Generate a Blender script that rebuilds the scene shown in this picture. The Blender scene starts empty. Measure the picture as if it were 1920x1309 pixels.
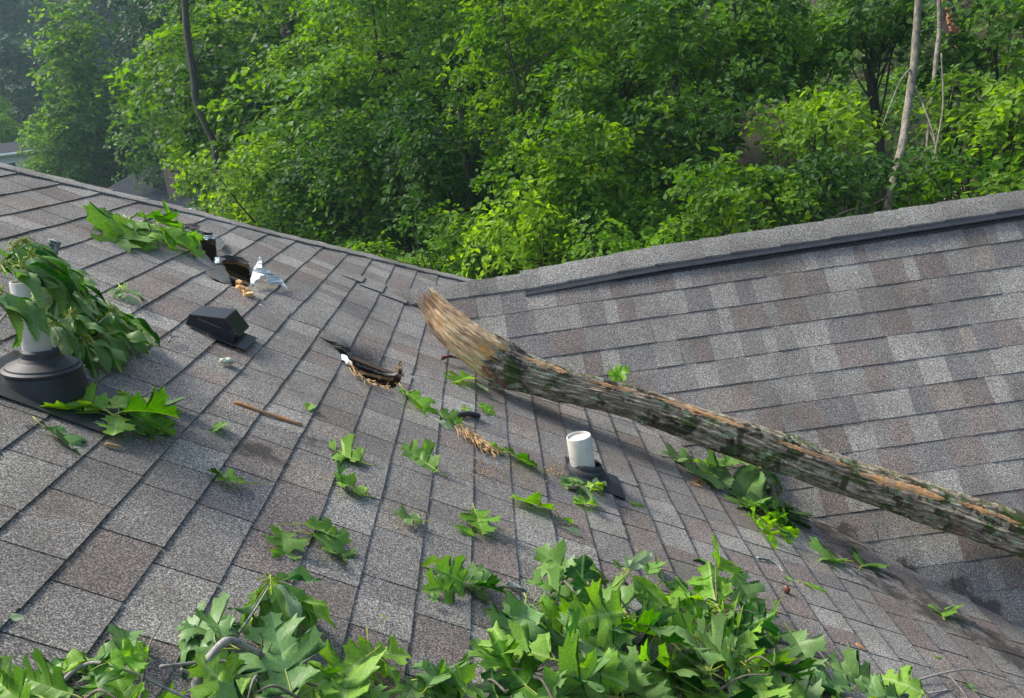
import bpy, math, random
import numpy as np
from mathutils import Vector, Matrix
from mathutils.geometry import tessellate_polygon

# ------------------------------------------------------------------ camera, light, exposure
D2R = math.radians
W0, H0, F0 = 1920.0, 1309.0, 1588.0
PITCH, ROLL, YAW = D2R(16.0), D2R(7.8), D2R(-0.15)
TL, TR = math.tan(D2R(30.8)), math.tan(D2R(48.7))
sc = bpy.context.scene
def _axes():
    cp, sp, cr, sr, c, s = math.cos(PITCH), math.sin(PITCH), math.cos(ROLL), math.sin(ROLL), math.cos(YAW), math.sin(YAW)
    X0 = np.array([1, 0, 0.]); Y0 = np.array([0, -sp, cp]); Z0 = np.array([0, -cp, -sp])
    R = np.array([[cr, sr, 0], [-sr, cr, 0], [0, 0, 1.]])
    return R @ (c*X0 + s*Y0), R @ (-s*X0 + c*Y0), R @ Z0
M = np.array(_axes())                       # world = M @ (right, down, forward)
cam_d = bpy.data.cameras.new('camera'); cam = bpy.data.objects.new('camera', cam_d)
sc.collection.objects.link(cam); sc.camera = cam
m3 = Matrix([[M[i][0], -M[i][1], -M[i][2]] for i in range(3)])
cam.matrix_world = m3.to_4x4()
cam_d.sensor_fit = 'HORIZONTAL'; cam_d.sensor_width = 36; cam_d.lens = 36*F0/W0
cam_d.clip_start = .05; cam_d.clip_end = 600

SUN_EL, SUN_AZ = D2R(50), D2R(-66)           # azimuth measured from +Y towards +X
sdir = Vector((math.sin(SUN_AZ)*math.cos(SUN_EL), math.cos(SUN_AZ)*math.cos(SUN_EL), math.sin(SUN_EL)))
world = bpy.data.worlds.new('World'); sc.world = world; world.use_nodes = True
wn = world.node_tree.nodes; wl = world.node_tree.links
bg = wn['Background']; sky = wn.new('ShaderNodeTexSky'); sky.sky_type = 'NISHITA'; sky.sun_disc = False
sky.sun_elevation = SUN_EL; sky.sun_rotation = SUN_AZ; sky.air_density = 1.0; sky.dust_density = 3.5; sky.ozone_density = 1
wl.new(sky.outputs[0], bg.inputs[0]); bg.inputs[1].default_value = .15
sd = bpy.data.lights.new('sun', 'SUN'); sd.energy = 2.5; sd.angle = D2R(14); sd.color = (1, .95, .86)
sun = bpy.data.objects.new('sun', sd); sc.collection.objects.link(sun)
sun.rotation_euler = sdir.to_track_quat('Z', 'Y').to_euler()
sc.view_settings.view_transform = 'Standard'; sc.view_settings.look = 'None'
sc.view_settings.exposure = 0.98; sc.view_settings.gamma = 1
sc.render.engine = 'CYCLES'; sc.cycles.max_bounces = 7; sc.cycles.diffuse_bounces = 4; sc.cycles.transmission_bounces = 4
sc.cycles.volume_bounces = 0; sc.cycles.use_denoising = True; sc.cycles.caustics_reflective = False; sc.cycles.caustics_refractive = False

# ------------------------------------------------------------------ measuring helpers
def ray(px, py): return M @ np.array([(px - W0/2)/F0, (py - H0/2)/F0, 1.])
def dep(px, py, d): return ray(px, py)*d                         # point at camera depth d
NL = np.array([TL, 0, 1.]); NLu = NL/np.linalg.norm(NL); KL = -1.2138
NR = np.array([0, -TR, 1.]); NRu = NR/np.linalg.norm(NR); KR = -5.803
def L(px, py, h=0.): r = ray(px, py); return r*((KL + h*np.linalg.norm(NL))/(NL @ r))
def R(px, py, h=0.): r = ray(px, py); return r*((KR + h*np.linalg.norm(NR))/(NR @ r))
def atY(px, py, y): r = ray(px, py); return r*(y/r[1])
def zL(x): return KL - TL*x
def zR(y): return KR + TR*y
YR, ZR = 4.35, -.853
rng = np.random.default_rng(7); random.seed(7)

# ------------------------------------------------------------------ object helpers
COL = sc.collection
def prop(o, label=None, cat=None, group=None, kind=None):
    if label: o['label'] = label
    if cat: o['category'] = cat
    if group: o['group'] = group
    if kind: o['kind'] = kind
    return o
def thing(name, label, cat, loc=(0, 0, 0), group=None):
    o = bpy.data.objects.new(name, None); COL.objects.link(o); o.location = loc; o.empty_display_size = .1
    return prop(o, label, cat, group)
def link(name, me, parent=None, mat4=None, label=None):
    o = bpy.data.objects.new(name, me); COL.objects.link(o)
    if mat4 is not None: o.matrix_world = mat4
    if parent is not None:
        o.parent = parent
        pm = Matrix.LocRotScale(parent.location, parent.rotation_euler, parent.scale) if parent.parent is None else Matrix.Identity(4)
        o.matrix_parent_inverse = pm.inverted()
    if label: o['label'] = label
    return o
def mesh(name, V, F, mats, smooth=True, attrs=None, uv=None, midx=None):
    """V (n,3), F list of tuples or (m,k) array"""
    V = np.asarray(V, dtype=np.float32)
    me = bpy.data.meshes.new(name)
    if isinstance(F, np.ndarray):
        m, k = F.shape
        me.vertices.add(len(V)); me.vertices.foreach_set('co', V.ravel())
        me.loops.add(m*k); me.loops.foreach_set('vertex_index', F.astype(np.int32).ravel())
        me.polygons.add(m); me.polygons.foreach_set('loop_start', np.arange(0, m*k, k, dtype=np.int32))
        me.polygons.foreach_set('loop_total', np.full(m, k, dtype=np.int32))
        me.update(calc_edges=True)
    else:
        me.from_pydata([tuple(v) for v in V.tolist()], [], F)
    if attrs:
        for n, (dom, typ, data) in attrs.items():
            a = me.attributes.new(n, typ, dom)
            a.data.foreach_set('color' if 'COLOR' in typ else 'value', np.asarray(data, dtype=np.float32).ravel())
    if uv is not None:
        ul = me.uv_layers.new(name='UVMap')
        li = np.zeros(len(me.loops), dtype=np.int32); me.loops.foreach_get('vertex_index', li)
        ul.data.foreach_set('uv', np.asarray(uv, dtype=np.float32)[li].ravel())
    for mt in (mats if isinstance(mats, (list, tuple)) else [mats]): me.materials.append(mt)
    if midx is not None: me.polygons.foreach_set('material_index', np.asarray(midx, dtype=np.int32))
    me.polygons.foreach_set('use_smooth', [smooth]*len(me.polygons))
    me.validate(); me.update()
    return me
class MB:
    def __init__(s): s.v = []; s.f = []; s.m = []
    def add(s, V, F, m=0):
        o = len(s.v); s.v.extend([tuple(map(float, v)) for v in V]); s.f.extend([tuple(i + o for i in f) for f in F]); s.m.extend([m]*len(F))
    def box(s, c, size, ax=None, m=0):
        ax = np.eye(3) if ax is None else np.array(ax); c = np.array(c); h = np.array(size)/2
        V = [c + ax[0]*i*h[0] + ax[1]*j*h[1] + ax[2]*k*h[2] for i in (-1, 1) for j in (-1, 1) for k in (-1, 1)]
        s.add(V, [(0, 1, 3, 2), (4, 6, 7, 5), (0, 4, 5, 1), (2, 3, 7, 6), (0, 2, 6, 4), (1, 5, 7, 3)], m)
    def tube(s, P, r, n=8, m=0, cap=True, wob=0.):
        P = [np.array(p, float) for p in P]; r = [r]*len(P) if np.isscalar(r) else list(r)
        V = []; F = []; up = None
        for i, p in enumerate(P):
            t = P[min(i+1, len(P)-1)] - P[max(i-1, 0)]; t = t/(np.linalg.norm(t)+1e-9)
            if up is None:
                up = np.cross(t, [0, 0, 1.]) if abs(t[2]) < .9 else np.cross(t, [1., 0, 0])
            up = up - t*(up @ t); up /= np.linalg.norm(up)+1e-9; w = np.cross(t, up)
            for k in range(n):
                a = 2*math.pi*k/n; rr = r[i]*(1 + wob*(random.random()-.5))
                V.append(p + rr*(math.cos(a)*up + math.sin(a)*w))
            if i:
                for k in range(n):
                    F.append(((i-1)*n+k, (i-1)*n+(k+1) % n, i*n+(k+1) % n, i*n+k))
        if cap:
            F.append(tuple(range(n))[::-1]); F.append(tuple((len(P)-1)*n+k for k in range(n)))
        s.add(V, F, m)
    def lathe(s, prof, c, ax, n=40, m=0):
        """prof list (r,h); ax 3x3 rows x,y,axis"""
        V = []; F = []
        for r, h in prof:
            for k in range(n):
                a = 2*math.pi*k/n; V.append(c + ax[0]*r*math.cos(a) + ax[1]*r*math.sin(a) + ax[2]*h)
        for i in range(len(prof)-1):
            for k in range(n): F.append((i*n+k, i*n+(k+1) % n, (i+1)*n+(k+1) % n, (i+1)*n+k))
        s.add(V, F, m)
    def build(s, name, mats, smooth=False): return mesh(name, s.v, s.f, mats, smooth, midx=s.m)
def smoothcurve(P, n):
    P = np.array(P, float); out = []
    Q = np.vstack([2*P[0]-P[1], P, 2*P[-1]-P[-2]])
    for i in range(1, len(Q)-2):
        for j in range(n):
            t = j/n; a, b, c, d = Q[i-1], Q[i], Q[i+1], Q[i+2]
            out.append(.5*((2*b)+(c-a)*t+(2*a-5*b+4*c-d)*t*t+(3*b-a-3*c+d)*t**3))
    out.append(P[-1]); return np.array(out)
_ph = rng.uniform(0, 6.28, (24,)); _dr = rng.normal(size=(24, 3)); _dr /= np.linalg.norm(_dr, axis=1)[:, None]
def fnoise(P, s, k0=0, n=6):
    P = np.asarray(P, float); v = 0
    for i in range(n):
        j = (i + k0) % 24; f = s*(1 + .55*i)
        v = v + np.sin(P @ _dr[j]*f + _ph[j] + 1.7*np.sin(P @ _dr[(j+5) % 24]*f*.7 + _ph[(j+3) % 24]))/(1+.4*i)
    return v/2.6

# ------------------------------------------------------------------ materials
class NT:
    def __init__(s, name):
        s.mat = bpy.data.materials.new(name); s.mat.use_nodes = True; s.nt = s.mat.node_tree; s.n = s.nt.nodes; s.l = s.nt.links
        s.b = s.n['Principled BSDF']; s.out = s.n['Material Output']
    def new(s, t, **k):
        x = s.n.new(t)
        for a, v in k.items(): setattr(x, a, v)
        return x
    def inp(s, node, key, v):
        if hasattr(v, 'default_value') or hasattr(v, 'is_linked'): s.l.new(v, node.inputs[key])
        else: node.inputs[key].default_value = v
        return node
    def coord(s, which='Object'): return s.new('ShaderNodeTexCoord').outputs[which]
    def mapping(s, vec, scale=(1, 1, 1), rot=(0, 0, 0)):
        m = s.new('ShaderNodeMapping'); s.l.new(vec, m.inputs[0]); m.inputs['Scale'].default_value = scale; m.inputs['Rotation'].default_value = rot
        return m.outputs[0]
    def noise(s, vec, scale, detail=3, rough=.55, dist=0):
        x = s.new('ShaderNodeTexNoise'); s.l.new(vec, x.inputs['Vector']); x.inputs['Scale'].default_value = scale
        x.inputs['Detail'].default_value = detail; x.inputs['Roughness'].default_value = rough; x.inputs['Distortion'].default_value = dist
        return x.outputs['Fac']
    def ramp(s, fac, stops):
        x = s.new('ShaderNodeValToRGB'); s.l.new(fac, x.inputs[0]); e = x.color_ramp.elements
        while len(e) < len(stops): e.new(.5)
        for el, (p, c) in zip(e, stops): el.position = p; el.color = (*c, 1) if len(c) == 3 else c
        return x.outputs[0]
    def mix(s, f, a, b, mode='MIX'):
        x = s.new('ShaderNodeMix', data_type='RGBA', blend_type=mode)
        for k, v in ((0, f), (6, a), (7, b)):
            if isinstance(v, (int, float)): x.inputs[k].default_value = v
            elif isinstance(v, tuple): x.inputs[k].default_value = (*v, 1) if len(v) == 3 else v
            else: s.l.new(v, x.inputs[k])
        return x.outputs[2]
    def bump(s, h, strength=.3, dist=.01):
        x = s.new('ShaderNodeBump'); s.l.new(h, x.inputs['Height']); x.inputs['Strength'].default_value = strength; x.inputs['Distance'].default_value = dist
        s.l.new(x.outputs[0], s.b.inputs['Normal']); return x
    def attr(s, name, out='Color'):
        x = s.new('ShaderNodeAttribute'); x.attribute_name = name; return x.outputs[out]
def simple(name, col, rough=.7, var=.25, scale=30, bump=.1, spec=.5):
    t = NT(name); c = t.coord(); n = t.noise(c, scale, 4)
    lo = tuple(max(0, x*(1-var)) for x in col); hi = tuple(min(1, x*(1+var)) for x in col)
    t.inp(t.b, 'Base Color', t.ramp(n, [(.3, lo), (.7, hi)])); t.b.inputs['Roughness'].default_value = rough
    t.b.inputs['Specular IOR Level'].default_value = spec
    if bump: t.bump(n, bump, .002)
    return t.mat
def shingle_mat():
    t = NT('asphalt_shingle'); c = t.coord()
    tab = t.attr('tab')
    g1 = t.noise(c, 300, 2, .7); g2 = t.noise(c, 130, 2, .6)
    dirt = t.noise(c, 2.3, 5, .6); dirt2 = t.noise(c, 9, 4, .65)
    gr = t.ramp(g1, [(.38, (.3, .3, .3)), (.5, (.85, .85, .85)), (.60, (2.3, 2.28, 2.25))])
    gg = t.ramp(g2, [(.35, (.55, .55, .55)), (.65, (1.5, 1.5, 1.5))])
    col = t.mix(1., tab, gr, 'MULTIPLY'); col = t.mix(.7, col, gg, 'MULTIPLY')
    col = t.mix(t.ramp(dirt, [(.42, (0, 0, 0)), (.72, (.55, .55, .55))]), col, (.065, .055, .045))
    col = t.mix(t.ramp(dirt2, [(.55, (0, 0, 0)), (.8, (.35, .35, .35))]), col, (.10, .095, .07))
    wa = t.new('ShaderNodeMath', operation='MULTIPLY_ADD'); t.l.new(t.noise(c, 11, 6, .7), wa.inputs[0]); wa.inputs[1].default_value = 1.1; t.l.new(t.attr('wet', 'Fac'), wa.inputs[2])
    col = t.mix(t.ramp(wa.outputs[0], [(.82, (0, 0, 0)), (.98, (.8, .8, .8))]), col, (.030, .027, .023))
    t.inp(t.b, 'Base Color', col); t.b.inputs['Roughness'].default_value = .85; t.b.inputs['Specular IOR Level'].default_value = .35
    t.bump(g1, .55, .002)
    return t.mat
M_SH = shingle_mat()
def leaf_mat(name, top, under, vein, trans=.35, rough=.42):
    """hero leaf: veins from UV, paler underside"""
    t = NT(name); uv = t.coord('UV'); sep = t.new('ShaderNodeSeparateXYZ'); t.l.new(uv, sep.inputs[0])
    ob = t.coord('Object'); nz = t.noise(ob, 5, 4, .6)
    oi = t.new('ShaderNodeObjectInfo').outputs['Random']
    a = t.new('ShaderNodeMath', operation='ABSOLUTE'); t.l.new(sep.outputs[1], a.inputs[0])
    # lateral veins: fract(u*9 - |v|*k)
    m1 = t.new('ShaderNodeMath', operation='MULTIPLY_ADD'); t.l.new(a.outputs[0], m1.inputs[0]); m1.inputs[1].default_value = -.85; t.l.new(sep.outputs[0], m1.inputs[2])
    m2 = t.new('ShaderNodeMath', operation='MULTIPLY'); t.l.new(m1.outputs[0], m2.inputs[0]); m2.inputs[1].default_value = 8.
    m3_ = t.new('ShaderNodeMath', operation='FRACT'); t.l.new(m2.outputs[0], m3_.inputs[0])
    v2 = t.ramp(m3_.outputs[0], [(0, (.45, .45, .45)), (.07, (0, 0, 0)), (.93, (0, 0, 0)), (1., (.45, .45, .45))])
    v1 = t.ramp(a.outputs[0], [(0, (1, 1, 1)), (.020, (1, 1, 1)), (.036, (0, 0, 0))])
    vv = t.mix(1., v1, v2, 'LIGHTEN')
    topc = t.mix(t.ramp(nz, [(.35, (0, 0, 0)), (.7, (1, 1, 1))]), tuple(x*.72 for x in top), tuple(min(1, x*1.25) for x in top))
    hs = t.new('ShaderNodeHueSaturation'); t.l.new(topc, hs.inputs['Color'])
    mr = t.new('ShaderNodeMapRange'); t.l.new(oi, mr.inputs[0]); mr.inputs[3].default_value = .62; mr.inputs[4].default_value = 1.4; t.l.new(mr.outputs[0], hs.inputs['Value'])
    mr2 = t.new('ShaderNodeMapRange'); t.l.new(oi, mr2.inputs[0]); mr2.inputs[3].default_value = .528; mr2.inputs[4].default_value = .478; t.l.new(mr2.outputs[0], hs.inputs['Hue'])
    fine = t.noise(ob, 38, 4, .7)
    geo = t.new('ShaderNodeNewGeometry').outputs['Backfacing']
    spots = t.ramp(t.noise(ob, 42, 2), [(.7, (0, 0, 0)), (.76, (.5, .5, .5))])
    col = t.mix(geo, hs.outputs[0], under); col = t.mix(1., col, t.ramp(fine, [(.35, (.68, .72, .7)), (.65, (1.3, 1.25, 1.2))]), 'MULTIPLY')
    vf = t.mix(1., vv, (.75, .75, .75), 'MULTIPLY')
    col = t.mix(vf, col, vein); col = t.mix(spots, col, (.09, .07, .03))
    t.inp(t.b, 'Base Color', col); t.b.inputs['Roughness'].default_value = rough; t.b.inputs['Specular IOR Level'].default_value = .28
    tr = t.new('ShaderNodeBsdfTranslucent'); hs2 = t.new('ShaderNodeHueSaturation'); t.l.new(col, hs2.inputs['Color'])
    hs2.inputs['Saturation'].default_value = 1.25; hs2.inputs['Value'].default_value = 1.7; t.l.new(hs2.outputs[0], tr.inputs[0])
    ms = t.new('ShaderNodeMixShader'); ms.inputs[0].default_value = trans
    t.l.new(t.b.outputs[0], ms.inputs[1]); t.l.new(tr.outputs[0], ms.inputs[2]); t.l.new(ms.outputs[0], t.out.inputs[0])
    b = t.bump(vv, -.5, .004)
    return t.mat
LM = {
 'dark':  leaf_mat('dark_leaf', (.022, .080, .012), (.16, .28, .09), (.14, .27, .06), .25),
 'green': leaf_mat('green_leaf', (.045, .150, .012), (.17, .32, .07), (.22, .38, .10), .35),
 'light': leaf_mat('light_leaf', (.16, .34, .030), (.23, .42, .06), (.38, .52, .18), .35, .5),
 'bright': leaf_mat('bright_leaf', (.17, .38, .015), (.2, .42, .05), (.32, .5, .10), .5),
 'teal':  leaf_mat('bluish_leaf', (.030, .110, .028), (.14, .27, .08), (.16, .30, .12), .2),
 'pale':  leaf_mat('pale_leaf', (.24, .36, .17), (.32, .43, .24), (.40, .50, .30), .2, .6)}
M_PET = simple('petiole', (.30, .36, .05), .5, .2, 60, 0)
def tree_leaf_mat(name, c1, c2, trans=.4, rough=.4, bright=1.0):
    t = NT(name); c = t.coord(); var = t.attr('var', 'Fac')
    big = t.noise(c, .55, 3, .6); oi = t.new('ShaderNodeObjectInfo').outputs['Random']
    f = t.new('ShaderNodeMath', operation='MULTIPLY_ADD'); t.l.new(big, f.inputs[0]); f.inputs[1].default_value = .9; t.l.new(var, f.inputs[2])
    f2 = t.new('ShaderNodeMath', operation='MULTIPLY_ADD'); t.l.new(oi, f2.inputs[0]); f2.inputs[1].default_value = .35; t.l.new(f.outputs[0], f2.inputs[2])
    col = t.ramp(f2.outputs[0], [(.35, c1), (1.25 if False else .98, c2)])
    t.inp(t.b, 'Base Color', col); t.b.inputs['Roughness'].default_value = .55; t.b.inputs['Specular IOR Level'].default_value = .22
    tr = t.new('ShaderNodeBsdfTranslucent'); hs2 = t.new('ShaderNodeHueSaturation'); t.l.new(col, hs2.inputs['Color'])
    hs2.inputs['Hue'].default_value = .485; hs2.inputs['Value'].default_value = 1.9*bright; hs2.inputs['Saturation'].default_value = 1.1; t.l.new(hs2.outputs[0], tr.inputs[0])
    ms = t.new('ShaderNodeMixShader'); ms.inputs[0].default_value = trans
    t.l.new(t.b.outputs[0], ms.inputs[1]); t.l.new(tr.outputs[0], ms.inputs[2]); t.l.new(ms.outputs[0], t.out.inputs[0])
    return t.mat
TM = {'bright': tree_leaf_mat('foliage_yellow_green', (.040, .125, .008), (.23, .39, .040), .48),  # sunlight on the crowns is partly put into this leaf colour
      'mid': tree_leaf_mat('foliage_mid_green', (.018, .070, .008), (.13, .28, .024), .43),
      'dark': tree_leaf_mat('foliage_shaded_green', (.010, .045, .008), (.050, .13, .016), .36),  # darkened leaf colour stands in for shade among the crowns
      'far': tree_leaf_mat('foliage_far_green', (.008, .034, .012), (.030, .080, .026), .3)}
def bark_mat(name, c1, c2, sc_=6, stretch=.18):
    t = NT(name); c = t.mapping(t.coord(), (1, 1, stretch)); n = t.noise(c, sc_*3, 5, .65); n2 = t.noise(c, sc_*.5, 3)
    col = t.mix(t.ramp(n2, [(.45, (0, 0, 0)), (.65, (.5, .5, .5))]), t.ramp(n, [(.35, c1), (.65, c2)]), (.05, .07, .03))
    t.inp(t.b, 'Base Color', col); t.b.inputs['Roughness'].default_value = .9; t.bump(n, .8, .02)
    return t.mat
M_BARKD = bark_mat('dark_bark', (.018, .015, .012), (.06, .05, .04))
M_BARKL = bark_mat('pale_bark', (.12, .10, .08), (.34, .30, .24), 8, .5)
M_TWIG = simple('twig_bark', (.16, .13, .10), .8, .4, 90, .4)
M_TWIGG = simple('grey_twig_bark', (.30, .28, .25), .8, .4, 80, .5)
M_BLACK = simple('black_plastic', (.012, .013, .016), .42, .2, 25, .02)
M_RUBBER = simple('grey_black_rubber', (.024, .027, .032), .55, .25, 18, .05)
M_METAL = simple('painted_black_metal', (.02, .021, .025), .35, .25, 12, .03)
def osb_mat():
    t = NT('splintered_sheathing'); c = t.mapping(t.coord(), (1, 3, 1)); n = t.noise(c, 60, 5, .7); n2 = t.noise(t.coord(), 14, 3)
    col = t.mix(n2, t.ramp(n, [(.3, (.18, .09, .03)), (.5, (.62, .40, .17)), (.7, (.80, .62, .36))]), (.35, .2, .09))
    t.inp(t.b, 'Base Color', col); t.b.inputs['Roughness'].default_value = .85; t.bump(n, .6, .004); return t.mat
M_OSB = osb_mat()
def fibre_mat():
    t = NT('torn_heartwood'); uv = t.mapping(t.coord('UV'), (2.6, 15, 1)); n = t.noise(uv, 2.6, 6, .68, .4); o = t.noise(t.coord(), 9, 4, .6)
    col = t.ramp(n, [(.28, (.20, .10, .05)), (.38, (.52, .34, .18)), (.50, (.78, .58, .33)), (.68, (.90, .78, .52))])
    col = t.mix(t.ramp(o, [(.52, (0, 0, 0)), (.62, (.85, .85, .85))]), col, (.66, .36, .10))
    col = t.mix(t.ramp(t.noise(t.coord(), 5.5, 3), [(.46, (0, 0, 0)), (.6, (.75, .75, .75))]), col, (.24, .135, .09))
    t.inp(t.b, 'Base Color', col); t.b.inputs['Roughness'].default_value = .8; t.bump(n, .9, .006); return t.mat
M_FIB = fibre_mat()
def logbark_mat():
    t = NT('mossy_log_bark'); c = t.coord(); uvc = t.coord('UV')
    uv = t.mapping(uvc, (3, 9, 1)); n = t.noise(uv, 5, 7, .72, .4)
    uv2 = t.mapping(uvc, (9, 14, 1)); nf = t.noise(uv2, 10, 4, .7)
    base = t.ramp(n, [(.30, (.05, .036, .025)), (.42, (.20, .155, .11)), (.53, (.42, .345, .25)), (.68, (.70, .60, .46))])
    base = t.mix(.6, base, t.ramp(nf, [(.3, (.25, .25, .25)), (.7, (1.7, 1.7, 1.7))]), 'MULTIPLY')
    # dark algae/moss blotches
    ms = t.noise(c, 7.5, 6, .68, .6)
    base = t.mix(t.ramp(ms, [(.53, (0, 0, 0)), (.58, (.85, .85, .85))]), base, (.034, .028, .017))
    m2 = t.noise(t.mapping(c, (1, 1, 1), (.4, 1.1, 2)), 9, 6, .7, .4)
    base = t.mix(t.ramp(m2, [(.53, (0, 0, 0)), (.60, (.85, .85, .85))]), base, (.065, .11, .018))
    m3 = t.noise(t.mapping(c, (1, 1, 1), (2, .3, 1)), 16, 5, .75)
    base = t.mix(t.ramp(m3, [(.575, (0, 0, 0)), (.61, (.9, .9, .9))]), base, (.38, .46, .30))
    m4 = t.noise(t.mapping(c, (1, 1, 1), (1, 2.3, .6)), 6, 4, .7)
    base = t.mix(t.ramp(m4, [(.60, (0, 0, 0)), (.67, (.7, .7, .7))]), base, (.26, .12, .06))
    t.inp(t.b, 'Base Color', base); t.b.inputs['Roughness'].default_value = .9; t.b.inputs['Specular IOR Level'].default_value = .25
    t.bump(n, .9, .012); return t.mat
M_LOG = logbark_mat()
def orange_mat():
    t = NT('fresh_stripped_wood'); uv = t.mapping(t.coord('UV'), (14, 5, 1)); n = t.noise(uv, 2.5, 6, .75, .5); n2 = t.noise(t.coord(), 22, 4, .7)
    col = t.ramp(n, [(.32, (.10, .045, .02)), (.45, (.50, .20, .055)), (.56, (.72, .44, .19)), (.7, (.80, .66, .42))])
    t.inp(t.b, 'Base Color', t.mix(t.ramp(n2, [(.45, (0, 0, 0)), (.6, (.8, .8, .8))]), col, (.30, .22, .15))); t.b.inputs['Roughness'].default_value = .8; t.bump(n, .8, .005)
    return t.mat
M_ORW = orange_mat()
def pvc_mat():
    t = NT('weathered_white_pipe'); c = t.coord(); n = t.noise(c, 26, 5, .7); n2 = t.noise(c, 90, 2)
    col = t.mix(t.ramp(n, [(.52, (0, 0, 0)), (.75, (.6, .6, .6))]), (.66, .64, .58), (.30, .25, .18))
    col = t.mix(t.ramp(n2, [(.68, (0, 0, 0)), (.72, (.7, .7, .7))]), col, (.2, .17, .12))
    t.inp(t.b, 'Base Color', col); t.b.inputs['Roughness'].default_value = .45; return t.mat
M_PVC = pvc_mat()
def ground_mat():
    t = NT('leaf_litter_ground'); c = t.coord(); n = t.noise(c, 3, 6, .7); n2 = t.noise(c, .25, 4, .6); n3 = t.noise(c, 25, 4, .7)
    col = t.ramp(n3, [(.3, (.012, .009, .006)), (.5, (.04, .026, .017)), (.7, (.11, .07, .045))])
    col = t.mix(t.ramp(n, [(.45, (0, 0, 0)), (.6, (.8, .8, .8))]), col, (.025, .05, .014))
    col = t.mix(t.ramp(n2, [(.45, (0, 0, 0)), (.6, (.6, .6, .6))]), col, (.03, .065, .018))
    t.inp(t.b, 'Base Color', col); t.b.inputs['Roughness'].default_value = .95; t.bump(n3, .8, .05); return t.mat
M_GROUND = ground_mat()
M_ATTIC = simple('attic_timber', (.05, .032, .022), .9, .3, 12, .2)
M_SIDING = simple('house_siding', (.42, .40, .36), .8, .1, 6, .1)
M_WRAP = simple('torn_white_membrane', (.74, .80, .80), .5, .12, 40, .3)
M_FOAM = simple('tan_insulation', (.62, .38, .16), .95, .45, 70, .8)
M_FELT = simple('exposed_felt', (.11, .115, .105), .85, .3, 40, .3)

# ------------------------------------------------------------------ terrain
def terr(x, y):
    x = np.asarray(x, float); y = np.asarray(y, float)
    s = .9*x + .43*y - 3; sp = np.log1p(np.exp(np.clip(s*.6, -30, 30)))/.6
    h = -7.0 + .74*np.minimum(sp, 40) + .30*np.maximum(0, sp-40)
    h = h + .36*np.maximum(0, y-62)*(1/(1+np.exp(-(y-62)*.1)))
    h = h - .10*np.maximum(0, -x-4)*(y < 60) + .35*np.maximum(0, -x-45)
    P = np.stack([x, y, 0*x], -1)
    return h + .35*fnoise(P, .25, 3) + .10*fnoise(P, 1.3, 9)
def build_ground():
    xs = np.concatenate([np.linspace(-260, -30, 40), np.linspace(-28, 30, 150), np.linspace(32, 260, 40)])
    ys = np.concatenate([np.linspace(-60, 4, 30), np.linspace(4.5, 45, 130), np.linspace(46, 320, 70)])
    X, Y = np.meshgrid(xs, ys, indexing='ij'); Z = terr(X, Y)
    # flat pad under the house
    V = np.stack([X, Y, Z], -1).reshape(-1, 3); ny = len(ys); i, j = np.meshgrid(np.arange(len(xs)-1), np.arange(ny-1), indexing='ij')
    a = (i*ny + j).ravel(); F = np.stack([a, a+ny, a+ny+1, a+1], -1)
    o = link('ground', mesh('ground', V, F, M_GROUND)); prop(o, kind='structure')
build_ground()

# ------------------------------------------------------------------ the shingled house
HOUSE = thing('house', 'low shingled roof filling the foreground with storm holes torn through its left slope', 'house', (0, 0, -7))
def poly_px(pts, f): return np.array([f(*p)[:2] for p in pts])
HOLES = [poly_px(p, L) for p in (
    [(375, 440), (388, 446), (404, 444), (407, 473), (399, 488), (386, 474), (377, 455)],
    [(414, 484), (430, 481), (448, 484), (468, 494), (470, 512), (458, 536), (443, 548), (432, 537), (429, 512), (421, 499)],
    [(628, 651), (644, 652), (660, 661), (676, 674), (706, 690), (736, 700), (744, 694), (743, 682), (751, 674), (757, 700), (742, 727), (704, 720), (668, 701), (645, 675)])]
def inpoly(P, poly):
    x, y = P[..., 0], P[..., 1]; c = np.zeros(x.shape, bool); n = len(poly)
    for i in range(n):
        x1, y1 = poly[i]; x2, y2 = poly[(i+1) % n]
        c ^= ((y1 > y) != (y2 > y)) & (x < (x2-x1)*(y-y1)/(y2-y1+1e-12)+x1)
    return c
def gauss(P, c, s, rot=0):
    d = P[..., :2] - np.array(c)[:2]; ca, sa = math.cos(rot), math.sin(rot)
    u = d[..., 0]*ca + d[..., 1]*sa; v = -d[..., 0]*sa + d[..., 1]*ca
    return np.exp(-(u/s[0])**2 - (v/s[1])**2)
C1, C2, C3 = L(392, 462), L(446, 515), L(705, 672)
CR1, CR2 = L(470, 560), L(640, 640)
def dispL(P):
    d = .007*np.clip(1-(P[..., 0]-.1)/.5, .12, 1)*fnoise(np.concatenate([P[..., :2], 0*P[..., :1]], -1), 1.6, 2) + .0025*fnoise(np.concatenate([P[..., :2], 0*P[..., :1]], -1), 7, 8)
    d = d - .020*gauss(P, C1, (.10, .14)) - .030*gauss(P, C2, (.12, .15)) - .075*gauss(P, C3, (.085, .075), .3)
    # long buckled crease from the upper holes down to the lower one
    a, b = np.array(CR1[:2]), np.array(C3[:2]); ab = b-a; t = np.clip(((P[..., :2]-a) @ ab)/(ab @ ab), -.1, 1.1)
    q = a + t[..., None]*ab; dist = np.linalg.norm(P[..., :2]-q, axis=-1)
    side = np.sign((P[..., 0]-a[0])*ab[1] - (P[..., 1]-a[1])*ab[0])
    d = d + .012*np.exp(-(dist/.05)**2)*(side > 0) - .016*np.exp(-(dist/.09)**2)*(side <= 0)
    d = d - .02*gauss(P, L(760, 620), (.35, .28))
    return d
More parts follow.
